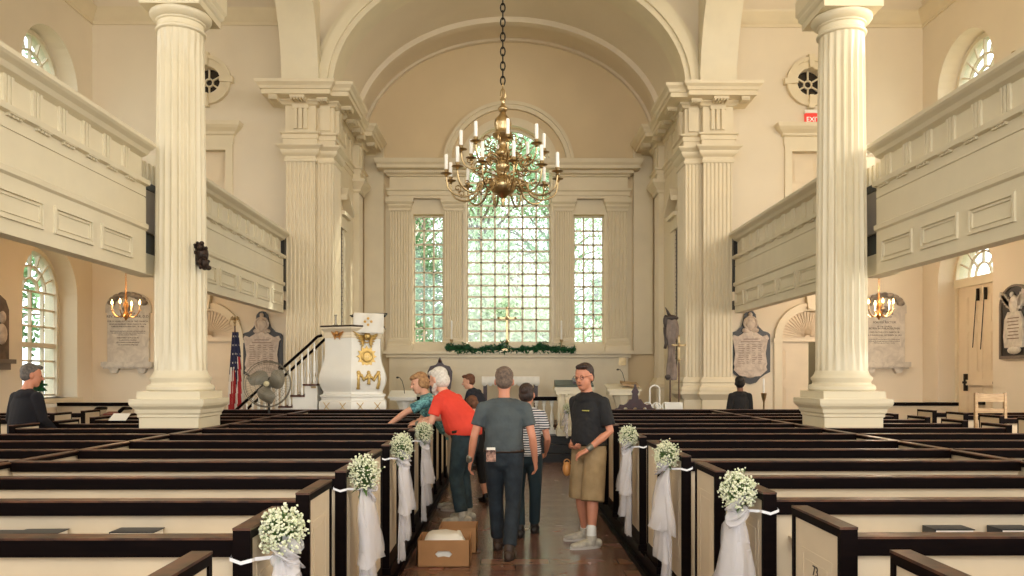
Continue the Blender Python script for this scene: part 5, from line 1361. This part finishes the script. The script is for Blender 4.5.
# white bow bouquet hanging on the reading desk
bouquet(PX(571, 0, 15.6).x+.0, -1, 15.55, PX(0, 408, 15.6).z, "white tulle bouquet hanging on the reading desk beside the man in black", 77, R=.10, drop=.5)
# ================================================================ OUTSIDE
tag(MB().box(-70, 70, -40, 90, -.6, -.5).build('ground', mat('outside_ground', (120, 124, 100), .9, scale=1.0, rgb2=(96, 108, 76))), kind='structure')
LEAVES = [mat('tree_leaves', (150, 190, 140), .6, scale=3, rgb2=(96, 150, 104)), mat('backlit_tree_leaves', (206, 226, 196), .6, scale=3, rgb2=(160, 200, 156))]  # paleness of overexposed, backlit foliage is put into the leaf colours
BARK = mat('bark', (140, 130, 116), .9, scale=6, rgb2=(110, 100, 90))
def tree(x, y, h, R, n, label, seed, lm=0, leaf=.10):
    rd = random.Random(seed)
    r = empty('garden_tree', (x, y, -.5), label, 'tree', 'trees outside the windows')
    m = MB(); m.tube([(x, y, -.5), (x+.1, y, h*.35), (x-.05, y+.1, h*.6), (x, y, h*.92)], [.22, .17, .12, .03], 8)
    ends = []
    for i in range(26):
        z = h*rd.uniform(.2, .85); a = rd.uniform(0, 2*PI); L_ = R*rd.uniform(.5, 1.0)
        e = Vector((x+L_*math.cos(a), y+L_*math.sin(a), z+rd.uniform(.2, 1.2))); m.tube([(x, y, z*.9), ((x+e.x)/2, (y+e.y)/2, (z+e.z)/2+.15), e], [.06, .035, .01], 5, cap=False); ends.append(e)
    m.build('trunk', BARK, r, smooth=2)
    m = MB()
    for i in range(n):
        c = rd.choice(ends)+Vector((rd.gauss(0, .55), rd.gauss(0, .55), rd.gauss(0, .5)))
        d = Vector((rd.gauss(0, 1), rd.gauss(0, 1), rd.gauss(0, 1))).normalized(); w = d.orthogonal().normalized()*leaf*.45; l = d*leaf
        m.add([c-l, c+w, c+l, c-w], [(0, 1, 2, 3)])
    m.build('crown', LEAVES[lm], r, fix=False)
tree(-.9, 26, 9.5, 3.0, 13000, 'slender green tree seen through the middle of the central window', 1)
tree(1.6, 28.5, 12, 3.2, 9000, 'taller tree at the right side of the central window', 2, 1)
tree(.35, 24, 5.6, 1.7, 9000, 'low leafy tree close behind the bottom of the central window', 8, 1)
tree(-3.8, 31, 11, 3.0, 1500, 'tree behind the left altar window', 3, 1)
tree(5.2, 33, 9, 2.4, 700, 'thin tree behind the right altar window', 4, 1)
tree(-12.3, 15.9, 5.6, 1.9, 9000, 'dense dark green tree outside the lower left window', 5, 0, .10)
tree(-12.8, 19.5, 11, 2.6, 4500, 'tree further along outside the left wall', 6, 0)
tree(13.4, 17.5, 11, 2.4, 1300, 'sparse tree outside the upper right window', 7, 1)
# brick house behind the left altar window and by the side windows
def house(x0, x1, y0, y1, h, label, rgb, rgb2):
    r = empty('brick_house', ((x0+x1)/2, (y0+y1)/2, -.5), label, 'house')
    m = bpy.data.materials.new('brick_wall'); m.use_nodes = True; N = m.node_tree.nodes; L = m.node_tree.links
    tc = N.new('ShaderNodeTexCoord'); br = N.new('ShaderNodeTexBrick'); mp = N.new('ShaderNodeMapping'); mp.inputs['Rotation'].default_value = (PI/2, 0, 0)
    L.new(tc.outputs['Object'], mp.inputs[0]); L.new(mp.outputs[0], br.inputs[0]); br.inputs['Scale'].default_value = 4
    br.inputs['Color1'].default_value = lin(rgb); br.inputs['Color2'].default_value = lin(rgb2); br.inputs['Mortar'].default_value = lin((214, 204, 192)); L.new(br.outputs[0], N['Principled BSDF'].inputs['Base Color'])
    MB().box(x0, x1, y0, y1, -.5, h).build('house_wall', m, r)
    k = 0
    for x in [x0+1.0+2.2*i for i in range(int((x1-x0-1)/2.2)+1)]:
        for z in (1.2, 4.2, 7.2):
            if z+1.6 > h or x+.8 > x1: continue
            f = MB().prism(rect(x-.5, x+.5, z, z+1.7), y0-.06, y0+.02, XZ, [rect(x-.4, x+.4, z+.1, z+1.6)]).box(x-.02, x+.02, y0-.05, y0, z, z+1.7).box(x-.4, x+.4, y0-.05, y0, z+.82, z+.88).build('house_window', WHITE, r)
            MB().box(x-.4, x+.4, y0-.03, y0+.01, z+.1, z+1.6).build('pane', mat('house_pane', (70, 80, 90), .1), f)
    m2 = MB().prism([(y0-.3, h), ((y0+y1)/2, h+2.0), (y1+.3, h)], x0-.2, x1+.2, YZ).build('roof', mat('slate_roof', (110, 106, 108), .8), r)
house(-12, -4.2, 36, 42, 9.5, 'pinkish brick house beyond the left altar window', (206, 150, 130), (188, 128, 108))
house(5.0, 14, 40, 46, 5.0, 'low pale brick house beyond the right altar window', (214, 176, 150), (200, 156, 130))
# ================================================================ PEOPLE
def skin(name, rgb): return mat(name, rgb, .5, var=.05, scale=9)
SK1, SK2, SK3 = skin('skin_fair', (222, 166, 138)), skin('skin_ruddy', (208, 140, 110)), skin('skin_brown', (120, 78, 56))
def stripes():
    m = bpy.data.materials.new('striped_jersey'); m.use_nodes = True; N = m.node_tree.nodes; L = m.node_tree.links
    tc = N.new('ShaderNodeTexCoord'); sp = N.new('ShaderNodeSeparateXYZ'); L.new(tc.outputs['Object'], sp.inputs[0])
    a = N.new('ShaderNodeMath'); a.operation = 'MULTIPLY'; a.inputs[1].default_value = 40; L.new(sp.outputs[2], a.inputs[0])
    f = N.new('ShaderNodeMath'); f.operation = 'FRACT'; L.new(a.outputs[0], f.inputs[0])
    c = N.new('ShaderNodeValToRGB'); c.color_ramp.interpolation = 'CONSTANT'; c.color_ramp.elements[0].color = lin((36, 38, 62)); c.color_ramp.elements[1].color = lin((232, 230, 228)); c.color_ramp.elements[1].position = .5
    L.new(f.outputs[0], c.inputs[0]); L.new(c.outputs[0], N['Principled BSDF'].inputs['Base Color']); N['Principled BSDF'].inputs['Roughness'].default_value = .8
    return m
def ecap(mb, pts, rad, lat=(1, 0, 0), n=14, caps=True):
    """elliptical tapered capsule through pts; rad (across lat, other)"""
    P = [Vector(p) for p in pts]; R = [(r, r) if not isinstance(r, tuple) else r for r in rad]
    lat = Vector(lat); out = []
    def ring(c, t, a, b):
        x = lat-t*lat.dot(t)
        if x.length < 1e-3: x = t.orthogonal()
        x.normalize(); y = t.cross(x)
        return [c+x*a*math.cos(2*PI*k/n)+y*b*math.sin(2*PI*k/n) for k in range(n)]
    for i, p in enumerate(P):
        t = (P[min(i+1, len(P)-1)]-P[max(i-1, 0)]).normalized(); a, b = R[i]
        if i == 0 and (caps is True or caps == 'start'):
            for q in (.97, .75, .4): s_ = math.sqrt(1-q*q); out.append(ring(p-t*min(a, b)*q, t, a*s_+.0005, b*s_+.0005))
        out.append(ring(p, t, a, b))
        if i == len(P)-1 and (caps is True or caps == 'start' and False or caps == 'end'):
            for q in (.4, .75, .97): s_ = math.sqrt(1-q*q); out.append(ring(p+t*min(a, b)*q, t, a*s_+.0005, b*s_+.0005))
    mb.loft(out)
def remeshed(mb, voxel, smooth, name, mt, parent, M, off):
    me = bpy.data.meshes.new('t'); me.from_pydata([tuple(p) for p in mb.v], [], mb.f)
    bm = bmesh.new(); bm.from_mesh(me); bmesh.ops.recalc_face_normals(bm, faces=bm.faces); bm.to_mesh(me); bm.free()
    o = bpy.data.objects.new('t', me); COL.objects.link(o)
    r = o.modifiers.new('r', 'REMESH'); r.mode = 'VOXEL'; r.voxel_size = voxel; r.use_smooth_shade = True
    s = o.modifiers.new('s', 'SMOOTH'); s.factor = .5; s.iterations = smooth
    m2 = bpy.data.meshes.new_from_object(o.evaluated_get(bpy.context.evaluated_depsgraph_get()))
    bpy.data.objects.remove(o); bpy.data.meshes.remove(me)
    m2.name = name; m2.transform(M); m2.materials.clear(); m2.materials.append(mt)
    m2.polygons.foreach_set('use_smooth', [True]*len(m2.polygons))
    ob = bpy.data.objects.new(name, m2); COL.objects.link(ob); ob.parent = parent
    return ob
BASE = dict(pel=(0, 0, .96), waist=(0, .0, 1.10), chest=(0, .01, 1.33), neck=(0, .0, 1.50), head=(0, .02, 1.655), face=(0, 1, 0),
    shL=(-.175, 0, 1.415), elL=(-.25, -.02, 1.14), wrL=(-.27, .05, .89), shR=(.175, 0, 1.415), elR=(.25, -.02, 1.14), wrR=(.27, .05, .89),
    hipL=(-.09, 0, .92), knL=(-.10, .02, .50), anL=(-.10, -.02, .09), toeL=(-.03, 1, 0), hipR=(.09, 0, .92), knR=(.10, .02, .50), anR=(.10, -.02, .09), toeR=(.03, 1, 0),
    hdL=None, hdR=None, pnL=None, pnR=None)
def hand(mb, wr, d, pn, side, curl=.5):
    """wr wrist, d direction, pn palm normal"""
    d = Vector(d).normalized(); pn = Vector(pn); pn = (pn-d*pn.dot(d)).normalized(); x = d.cross(pn)*side
    wr = Vector(wr)
    ecap(mb, [wr-d*.01, wr+d*.03, wr+d*.085], [(.026, .02), (.037, .016), (.040, .014)], x)
    for i, (o, L_) in enumerate(((-.031, .062), (-.011, .075), (.011, .080), (.031, .070))):
        b = wr+d*.085+x*o; c1 = math.radians(25*curl*2); c2 = math.radians(60*curl*2)
        p1 = b+(d*math.cos(c1)+pn*math.sin(c1))*L_*.5; p2 = p1+(d*math.cos(c2)+pn*math.sin(c2))*L_*.5
        ecap(mb, [b-d*.01, p1, p2], [.0095, .009, .0075], x, 8)
    t0 = wr+d*.03+x*.035; t1 = t0+(d*.6+x*.6+pn*.35).normalized()*.04; t2 = t1+(d*.85+x*.1+pn*.4).normalized()*.03
    ecap(mb, [t0-x*.01, t1, t2], [.013, .011, .0085], pn, 8)
def human(label, loc, heading, J=None, H=1.78, sk=SK1, shirt=None, shirtm=None, pants=None, shoes=None, hair=None, hairm=None, belly=0.0, wide=1.0, sleeve=.55, leglen=1.0, cat='person', hem=-.04, group=None, soft=1.0):
    j = dict(BASE); j.update(J or {}); S = H/1.78
    j = {k: (Vector(v) if v is not None else None) for k, v in j.items()}
    r = empty('person', loc, label, cat)
    M = Matrix.Rotation(math.radians(heading), 4, 'Z') @ Matrix.Scale(S, 4)
    def mix(a, b, t): return a+(b-a)*t
    pel, wa, ch, nk, hd = j['pel'], j['waist'], j['chest'], j['neck'], j['head']
    w = wide; f = j['face'].normalized(); lat = (j['shR']-j['shL']).normalized(); hlat = (j['hipR']-j['hipL']).normalized()
    b = MB()
    ecap(b, [pel-Vector((0, 0, .04)), pel, wa, mix(wa, ch, .5), ch, mix(ch, nk, .6), nk+Vector((0, 0, -.02))], [(.155*w, .10), (.165*w, .112), (.145*w, .10+belly*.5), (.155*w, .105+belly*.4), (.170*w, .115), (.13*w, .09), (.07, .065)], lat, 18)
    ecap(b, [j['shL'], mix(ch, nk, .4), j['shR']], [.045, .07, .045], (0, 0, 1), 12)
    ecap(b, [nk-(hd-nk)*.3, mix(nk, hd, .6)], [.058, .055], lat)
    up = (hd-nk).normalized(); up = (up*.6+Vector((0, 0, 1))*.4).normalized() if up.z > 0 else up
    fd = (f-up*f.dot(up)).normalized(); sd_ = fd.cross(up)
    HS = 1.11
    HM = Matrix((sd_, fd, up)).transposed()*HS
    def hp(x, y, z): return hd+(sd_*x+fd*y+up*z)*HS
    b.ball(hp(0, -.012, .035), (.076, .094, .088), 16, 12, HM)
    b.ball(hp(0, .018, -.02), (.062, .074, .088), 16, 12, HM)
    b.ball(hp(0, .052, -.075), (.035, .034, .03), 10, 8, HM)
    ecap(b, [hp(0, .085, .02), hp(0, .108, -.012)], [.009, .014], sd_, 8)
    for s in (-1, 1): b.ball(hp(s*.077, -.005, -.003), (.012, .02, .032), 8, 6, HM)
    for s in (-1, 1): b.ball(hp(s*.032, .078, .028), (.018, .012, .007), 8, 6, HM)
    for q, s in (('L', -1), ('R', 1)):
        sh, el, wr = j['sh'+q], j['el'+q], j['wr'+q]
        ecap(b, [sh, mix(sh, el, .4), el, mix(el, wr, .3), wr], [.047, .045, .038, .040, .026], n=12)
        d = j['hd'+q] if j['hd'+q] is not None else (wr-el)
        pn = j['pn'+q] if j['pn'+q] is not None else Vector((-s, .3, 0))
        hand(b, wr, d, pn, s)
        hp_, kn, an, toe = j['hip'+q], j['kn'+q], j['an'+q], j['toe'+q].normalized()
        ecap(b, [hp_, mix(hp_, kn, .35), kn, mix(kn, an, .3), mix(kn, an, .7), an], [.088, .080, .056, .058, .042, .038], n=14)
        h = an+Vector((0, 0, -.055)); ecap(b, [h-toe*.04, h+toe*.05+Vector((0, 0, -.005)), h+toe*.15+Vector((0, 0, -.012))], [(.034, .034), (.04, .032), (.04, .02)], toe.cross(Vector((0, 0, 1))))
    remeshed(b, .0085, 3, 'body', sk, r, M, loc)
    # eyes and mouth
    m = MB()
    for s in (-1, 1): m.ball(hp(s*.031, .083, .016), (.011, .006, .006), 8, 6, HM)
    m.ball(hp(0, .090, -.048), (.022, .006, .0045), 8, 6, HM); m.xf(M); o = m.build('eyes_and_mouth', mat('feature_dark', (84, 44, 38), .5), r, smooth=2)
    # correct for the parent's offset: verts are local already
    for v in o.data.vertices: v.co += woff(r)
    if shirt is not None:
        c = MB()
        ecap(c, [pel+Vector((0, 0, hem)), pel+Vector((0, 0, .06)), wa, mix(wa, ch, .5), ch, mix(ch, nk, .45), mix(ch, nk, .75)], [(.176*w, .127+belly*.6), (.174*w, .128+belly*.8), (.164*w, .122+belly), (.168*w, .122+belly*.6), (.176*w, .130), (.145*w, .105), (.08*w, .075)], lat, 20, caps='end')
        ecap(c, [mix(j['shL'], j['shR'], .06), mix(ch, nk, .45), mix(j['shR'], j['shL'], .06)], [.056, .085, .056], (0, 0, 1), 12)
        ecap(c, [nk-Vector((0, 0, .04)), nk+up*.014], [.070, .062], lat, caps='start')
        c.ball(nk+(ch-nk).normalized()*.062, (.132*w, .110, .070), 14, 10)
        for q in 'LR': ecap(c, [nk-Vector((0, 0, .035)), mix(nk, j['sh'+q], .5)+Vector((0, 0, .0)), j['sh'+q]], [.055, .052, .055], n=12)
        for q in 'LR':
            sh, el, wr = j['sh'+q], j['el'+q], j['wr'+q]
            if sleeve <= 1: ecap(c, [sh, mix(sh, el, sleeve*.5), mix(sh, el, sleeve)], [.064, .064, .067], n=14, caps='start')
            else: ecap(c, [sh, mix(sh, el, .5), el, mix(el, wr, .5), mix(el, wr, .9)], [.066, .062, .055, .05, .042], n=14, caps='start')
        rd_ = random.Random(len(label))
        remeshed(c, .011, 3, shirt, shirtm, r, M, loc)
    if pants is not None:
        nm, mt, ln, fat = pants
        c = MB()
        ecap(c, [pel+Vector((0, 0, -.06)), pel, pel+(wa-pel)*.62], [(.168*w, .118), (.176*w, .126+belly*.3), (.165*w, .118+belly*.35)], hlat, 18)
        for q in 'LR':
            h_, kn, an = j['hip'+q], j['kn'+q], j['an'+q]
            if nm == 'shorts': ecap(c, [h_, mix(h_, kn, .45), mix(h_, kn, ln)], [.095*fat, .096*fat, .100*fat], n=16, caps='start')
            elif ln <= 1: ecap(c, [h_, mix(h_, kn, .4), mix(h_, kn, ln)], [.092*fat, .094*fat, .097*fat], n=14, caps='start')
            else:
                e = mix(kn, an, ln-1); ecap(c, [h_, mix(h_, kn, .4), kn, mix(kn, e, .5), e], [.10*fat, .090*fat, .072*fat, .069*fat, .066*fat], n=14, caps='start')
        remeshed(c, .011, 3, nm, mt, r, M, loc)
    if shoes is not None:
        for q in 'LR':
            an, toe = j['an'+q], j['toe'+q].normalized(); h = an+Vector((0, 0, -.045)); c = MB(); tl = toe.cross(Vector((0, 0, 1)))
            ecap(c, [h-toe*.07, h+toe*.045, h+toe*.14+Vector((0, 0, -.008)), h+toe*.195+Vector((0, 0, -.012))], [(.044, .044), (.050, .050), (.054, .034), (.044, .026)], tl)
            ecap(c, [an+Vector((0, 0, .03)), h], [.050, .052], (1, 0, 0))
            c.xf(M); o = c.build('shoe', shoes, r, smooth=60)
            for v in o.data.vertices: v.co += woff(r)
            c = MB(); z0 = an.z-.09; N_ = 18; out = [h+toe*(.065+.165*math.cos(2*PI*k/N_))+tl*.052*math.sin(2*PI*k/N_) for k in range(N_)]
            c.loft([[Vector((p.x, p.y, z0+.001)) for p in out], [Vector((p.x, p.y, z0+.028)) for p in out]]); c.xf(M)
            o = c.build('sole', mat('shoe_sole', (206, 200, 190), .7) if shoes.name == 'grey_trainer' else SHOEB, r)
            for v in o.data.vertices: v.co += woff(r)
    if hair is not None:
        c = MB(); style = hair
        c.ball(hp(0, -.030, .054), (.082, .093, .084), 18, 12, HM)
        if style == 'short': c.ball(hp(-.012, .040, .108), (.062, .045, .026), 12, 8, HM)
        if style == 'short': c.ball(hp(0, -.045, .005), (.078, .068, .07), 14, 10, HM)
        elif style == 'full':
            c.ball(hp(0, -.045, -.005), (.090, .085, .085), 14, 10, HM); c.ball(hp(0, .02, .085), (.075, .07, .04), 12, 8, HM)
            for s in (-1, 1): c.ball(hp(s*.065, -.01, .0), (.03, .05, .06), 10, 8, HM)
        elif style == 'beard':
            c.ball(hp(0, -.045, -.01), (.088, .08, .09), 14, 10, HM); c.ball(hp(0, .01, .09), (.078, .08, .035), 12, 8, HM)
            ecap(c, [hp(-.06, .01, -.04), hp(-.035, .06, -.085), hp(0, .08, -.10), hp(.035, .06, -.085), hp(.06, .01, -.04)], [.022, .03, .034, .03, .022], up, 10)
            ecap(c, [hp(0, .07, -.08), hp(0, .06, -.15)], [.04, .02], sd_, 10)
        elif style == 'bun':
            c.ball(hp(0, -.04, .0), (.083, .08, .08), 14, 10, HM); c.ball(hp(0, -.10, .045), (.05, .045, .05), 12, 8, HM)
        # keep the face clear
        remeshed(c, .008, 2, 'hair', hairm, r, M, loc)
    return r, M, hp, j
def extra(r, M, mb, name, mt, smooth=2):
    mb.xf(M); o = mb.build(name, mt, r, smooth=smooth)
    for v in o.data.vertices: v.co += woff(r)
    return o
JEAN = mat('dark_denim', (34, 44, 52), .8, scale=14, rgb2=(24, 32, 40), bump=1.0, bscale=9); JEAN2 = mat('blue_green_denim', (48, 66, 72), .8, scale=10, rgb2=(32, 48, 54), bump=1.0, bscale=9)
GREYT = mat('charcoal_cotton', (78, 86, 88), .85, scale=6, rgb2=(66, 73, 76), bump=1.0, bscale=9); BLK = mat('black_cotton', (22, 22, 24), .8, scale=5, rgb2=(30, 29, 31), bump=1.0, bscale=9)
REDC = mat('coral_red_cotton', (232, 72, 52), .8, scale=4, rgb2=(218, 62, 44), bump=1.0, bscale=9); KHAKI = mat('khaki_twill', (168, 142, 104), .85, scale=7, rgb2=(148, 124, 88), bump=1.0, bscale=9)
TEAL = mat('teal_print', (128, 194, 196), .8, scale=26, rgb2=(40, 84, 96), dist=1.0, bump=1.0, bscale=9); NAVYC = mat('navy_cotton', (24, 28, 42), .8, bump=1.0, bscale=9)
SHOEG = mat('grey_trainer', (206, 198, 180), .6, scale=16, rgb2=(160, 152, 138)); SHOEB = mat('dark_shoe', (40, 34, 32), .5)
H_GREY = mat('grey_hair', (124, 104, 90), .8, scale=40, rgb2=(90, 76, 66)); H_WHITE = mat('white_hair', (226, 220, 210), .8, scale=40, rgb2=(196, 188, 176)); H_DARK = mat('dark_hair', (66, 46, 38), .6, scale=60, rgb2=(30, 21, 18))
H_BLOND = mat('blond_brown_hair', (182, 140, 96), .7, scale=30, rgb2=(136, 100, 66)); H_BROWN = mat('auburn_hair', (120, 76, 50), .7, scale=30, rgb2=(90, 56, 38)); BELT = mat('leather_belt', (52, 36, 28), .45)

# 1 man in grey T-shirt seen from behind
r, M, hp, j = human('man seen from behind in charcoal t-shirt and dark jeans walking up the aisle', (-.10, 7.45, 0), -3,
    dict(shL=(-.205, 0, 1.405), shR=(.205, 0, 1.405), elL=(-.285, -.04, 1.13), elR=(.275, -.05, 1.13), wrL=(-.325, .03, .89), wrR=(.30, .04, .89), neck=(0, .03, 1.49), head=(.0, .055, 1.655), face=(-.05, 1, -.25),
         anL=(-.07, .22, .09), knL=(-.09, .17, .50), anR=(.06, -.22, .09), knR=(.09, -.02, .50), pel=(0, 0, .97)),
    H=1.745, sk=SK2, shirt='t_shirt', shirtm=GREYT, pants=('jeans', JEAN, 1.93, 1.05), shoes=mat('brown_boot', (70, 54, 44), .6), hair='short', hairm=H_GREY, wide=1.12, sleeve=.62, hem=.02, belly=.02)
m = MB(); ecap(m, [(0, -.0, .985), (0, -.0, 1.015)], [(.199, .140), (.196, .138)], caps=False, n=24); extra(r, M, m, 'belt', BELT)
m = MB().obox((-.115, -.138, .96), (.045, .005, 0), (0, .008, 0), (0, 0, .055)); extra(r, M, m, 'pocket_leaflets', mat('leaflet_print', (196, 150, 128), .6, scale=30, rgb2=(70, 40, 34)), 0)
m = MB().obox((-.115, -.136, 1.02), (.04, .005, 0), (0, .008, 0), (0, 0, .018)); extra(r, M, m, 'white_leaflet_edge', PAPER, 0)
m = MB(); ecap(m, [Vector((-.331, .017, .925)), Vector((-.334, .025, .905))], [.034, .034], n=14); extra(r, M, m, 'wristwatch', STEEL)
# 2 man in black polo
r, M, hp, j = human('man with glasses in black polo shirt and khaki shorts looking down at his hand', (.75, 7.9, 0), 130,
    dict(shL=(-.195, 0, 1.405), shR=(.195, 0, 1.405), elL=(-.265, -.02, 1.13), wrL=(-.16, .20, .95), hdL=(.65, .45, -.4), pnL=(.3, -.4, -1), elR=(.21, -.07, 1.13), wrR=(.10, .15, .97), hdR=(-.9, .25, -.1), pnR=(0, -.3, 1),
         neck=(0, .03, 1.50), head=(0, .07, 1.645), face=(-.32, 1, -.72), anL=(-.15, .12, .09), knL=(-.13, .08, .50), toeL=(.35, 1, 0), anR=(.15, -.10, .09), knR=(.12, .0, .50), toeR=(.5, 1, 0)),
    H=1.795, sk=SK2, shirt='polo_shirt', shirtm=BLK, pants=('shorts', KHAKI, 1.13, 1.16), shoes=SHOEG, hair='short', hairm=H_DARK, wide=1.12, sleeve=.80, hem=.02, belly=.045)
m = MB(); ecap(m, [(0, 0, .985), (0, 0, 1.012)], [(.200, .158), (.197, .158)], caps=False, n=24); extra(r, M, m, 'belt', BLACK)
m = MB()
for s in (-1, 1): ecap(m, [Vector(j['an'+('L' if s < 0 else 'R')])+Vector((0, 0, .0)), Vector(j['an'+('L' if s < 0 else 'R')])+Vector((0, 0, .10))], [.05, .048])
extra(r, M, m, 'white_socks', WHITE)
m = MB()
for s in (-1, 1): m.torus(hp(s*.034, .100, .018), .022, .002, (0, 1, -.2), 16, 5)
m.tube([hp(-.012, .105, .02), hp(.012, .105, .02)], .002, 5)
for s in (-1, 1): m.tube([hp(s*.056, .095, .022), hp(s*.08, .0, .02)], .002, 5)
extra(r, M, m, 'glasses', IRON)
m = MB(); ecap(m, [Vector((-.18, .16, .985)), Vector((-.172, .178, .968))], [.034, .034]); extra(r, M, m, 'wristwatch', STEEL)
m = MB().obox((-.10, .150, 1.33), (.045, .0, 0), (0, .004, 0), (0, 0, .005)); extra(r, M, m, 'chest_embroidery', mat('yellow_thread', (190, 180, 90), .7), 0)
# 3 man in red shirt leaning left over the pew
r, M, hp, j = human('white-bearded man in coral red t-shirt and jeans leaning over the left pew', (-.60, 9.15, 0), 62,
    dict(pel=(0, -.06, .97), waist=(0, .0, 1.10), chest=(0, .12, 1.30), neck=(0, .22, 1.44), head=(0, .30, 1.575), face=(0, 1, -.45), shL=(-.20, .17, 1.36), shR=(.20, .17, 1.36),
         elL=(-.27, .22, 1.11), wrL=(-.20, .46, 1.09), hdL=(.25, 1, -.1), pnL=(.3, 0, -1), elR=(.26, .36, 1.14), wrR=(.16, .58, 1.12), hdR=(0, 1, -.1), pnR=(0, 0, -1),
         hipL=(-.09, -.06, .92), hipR=(.09, -.06, .92), knL=(-.11, .0, .50), knR=(.10, .03, .50), anL=(-.14, -.10, .09), anR=(.10, -.02, .09), toeL=(-.3, 1, 0)),
    H=1.84, sk=SK1, shirt='t_shirt', shirtm=REDC, pants=('jeans', JEAN2, 1.9, 1.12), shoes=SHOEG, hair='beard', hairm=H_WHITE, wide=1.16, sleeve=.68, hem=.0, belly=.09)
m = MB(); ecap(m, [(0, -.055, 1.00), (0, -.05, 1.03)], [(.203, .165), (.203, .168)], caps=False, n=24); extra(r, M, m, 'belt', BELT)
m = MB(); ecap(m, [Vector((-.212, .42, 1.092)), Vector((-.206, .44, 1.091))], [.034, .034]); extra(r, M, m, 'wristwatch', STEEL)
m = MB().obox((-.135, .60, 1.13), (.0, .07, 0), (.035, 0, 0), (0, 0, .006)); extra(r, M, m, 'phone', BLACK, 0)
# 4 woman in teal blouse reaching over the pew
r, M, hp, j = human('woman in teal patterned blouse reaching her arm down over the pews', (-.77, 9.95, 0), 84,
    dict(pel=(0, -.08, .93), waist=(0, .02, 1.06), chest=(0, .20, 1.27), neck=(0, .32, 1.42), head=(0, .40, 1.56), face=(-.8, 1, -.7), shL=(-.175, .24, 1.36), shR=(.175, .28, 1.34),
         elL=(-.21, .52, 1.22), wrL=(-.20, .74, 1.06), hdL=(0, .8, -.5), pnL=(0, -.5, -.8), elR=(.22, .42, 1.10), wrR=(.16, .60, 1.02), hdR=(0, 1, -.3), pnR=(0, 0, -1), hipL=(-.09, -.08, .90), hipR=(.09, -.08, .90), knL=(-.1, -.04, .5), knR=(.1, -.02, .5), anL=(-.1, -.12, .09), anR=(.1, -.04, .09)),
    H=1.80, sk=SK1, shirt='blouse', shirtm=TEAL, pants=('trousers', mat('stone_trousers', (196, 182, 160), .8), 1.85, 1.0), shoes=SHOEG, hair='full', hairm=H_BLOND, wide=1.02, sleeve=.75, hem=-.06, belly=.04)
# 5 woman in striped top
r, M, hp, j = human('dark-haired woman in navy striped top walking ahead of the man in grey', (.14, 8.35, 0), -6,
    dict(wrR=(.22, .16, .98), elR=(.25, -.04, 1.14), wrL=(-.16, .20, 1.0), elL=(-.23, .0, 1.14), hdL=(0, 1, 0), pnL=(0, 0, -1), head=(.0, .05, 1.645), face=(.2, 1, -.4), anL=(-.07, -.12, .09), anR=(.08, .15, .09)),
    H=1.59, sk=SK2, shirt='striped_top', shirtm=stripes(), pants=('jeans', mat('teal_black_denim', (28, 46, 52), .8), 1.9, 1.0), shoes=SHOEB, hair='bun', hairm=H_DARK, wide=1.0, sleeve=.6, hem=-.02, belly=.02)
# 6 man in navy near the altar
human('sandy-haired man in navy shirt bending forward before the altar table', (PX(483, 0, 14.2).x, 14.35, 0), 68,
    dict(waist=(0, .02, 1.08), chest=(0, .13, 1.28), neck=(0, .23, 1.42), head=(0, .29, 1.55), face=(-.35, 1, -.8), shL=(-.19, .18, 1.36), shR=(.19, .18, 1.36), elL=(-.22, .25, 1.08), wrL=(-.16, .42, .95), elR=(.22, .28, 1.08), wrR=(.16, .42, .95)),
    H=1.80, sk=SK1, shirt='polo_shirt', shirtm=NAVYC, pants=('trousers', BLK, 1.9, 1.0), shoes=SHOEB, hair='short', hairm=H_BROWN, sleeve=.7)
# 7 younger person in black in the aisle
human('short dark-haired person in black top and cropped leggings half hidden in the aisle', (PX(474, 0, 10.5).x, 10.45, 0), 30,
    dict(knL=(-.15, .05, .50), anL=(-.20, -.02, .09), knR=(.15, .02, .5), anR=(.20, -.04, .09), head=(0, .08, 1.63), face=(0, 1, -.5)), H=1.42, sk=SK1, shirt='t_shirt', shirtm=BLK, pants=('leggings', BLK, 1.45, .95), shoes=BLACK, hair='full', hairm=H_BROWN, sleeve=.6, hem=-.05)
# 8 man in the left outer pews
human('grey-haired man in black jumper standing by the left side window with his back turned', (PX(24, 0, 9.2).x, 9.3, 0), -22,
    dict(head=(.01, .06, 1.655), face=(.75, 1, -.35), elL=(-.27, 0, 1.16), wrL=(-.20, .22, 1.0), elR=(.27, 0, 1.16), wrR=(.2, .22, 1.0)), H=1.80, sk=SK2, shirt='jumper', shirtm=mat('black_wool', (16, 14, 22), .95), pants=('trousers', BLK, 1.9, 1.0), shoes=SHOEB, hair='short', hairm=mat('steel_grey_hair', (112, 104, 98), .8, scale=40, rgb2=(84, 78, 74)), wide=1.3, sleeve=1.5, belly=.06)
# 9 woman at the far right
human('woman with dark bun in black top looking up beside the right scroll memorial', (PX(742.5, 0, 14.0).x, 14.1, 0), 8,
    dict(head=(0, .02, 1.655), face=(.35, 1, .15), elL=(-.22, .02, 1.16), wrL=(-.10, .20, 1.05), elR=(.22, .02, 1.16), wrR=(.1, .2, 1.05)), H=1.66, sk=SK3, shirt='top', shirtm=BLK, pants=('trousers', BLK, 1.9, 1.0), shoes=SHOEB, hair='bun', hairm=mat('black_hair', (20, 16, 16), .6), wide=.95, sleeve=1.3)

c = PX(567, 469, 8.12)
tag(MB().ball((c.x, 8.12, c.z), (.045, .05, .075), 16, 10).torus((c.x, 8.12, c.z+.07), .03, .006, (0, 1, 0), 14, 6).build('shoulder_pouch', mat('tan_leather', (206, 142, 76), .5), smooth=2, base=(c.x, 8.12, c.z-.07)), 'small rounded tan pouch hanging at the hip of the man in shorts', 'bag')
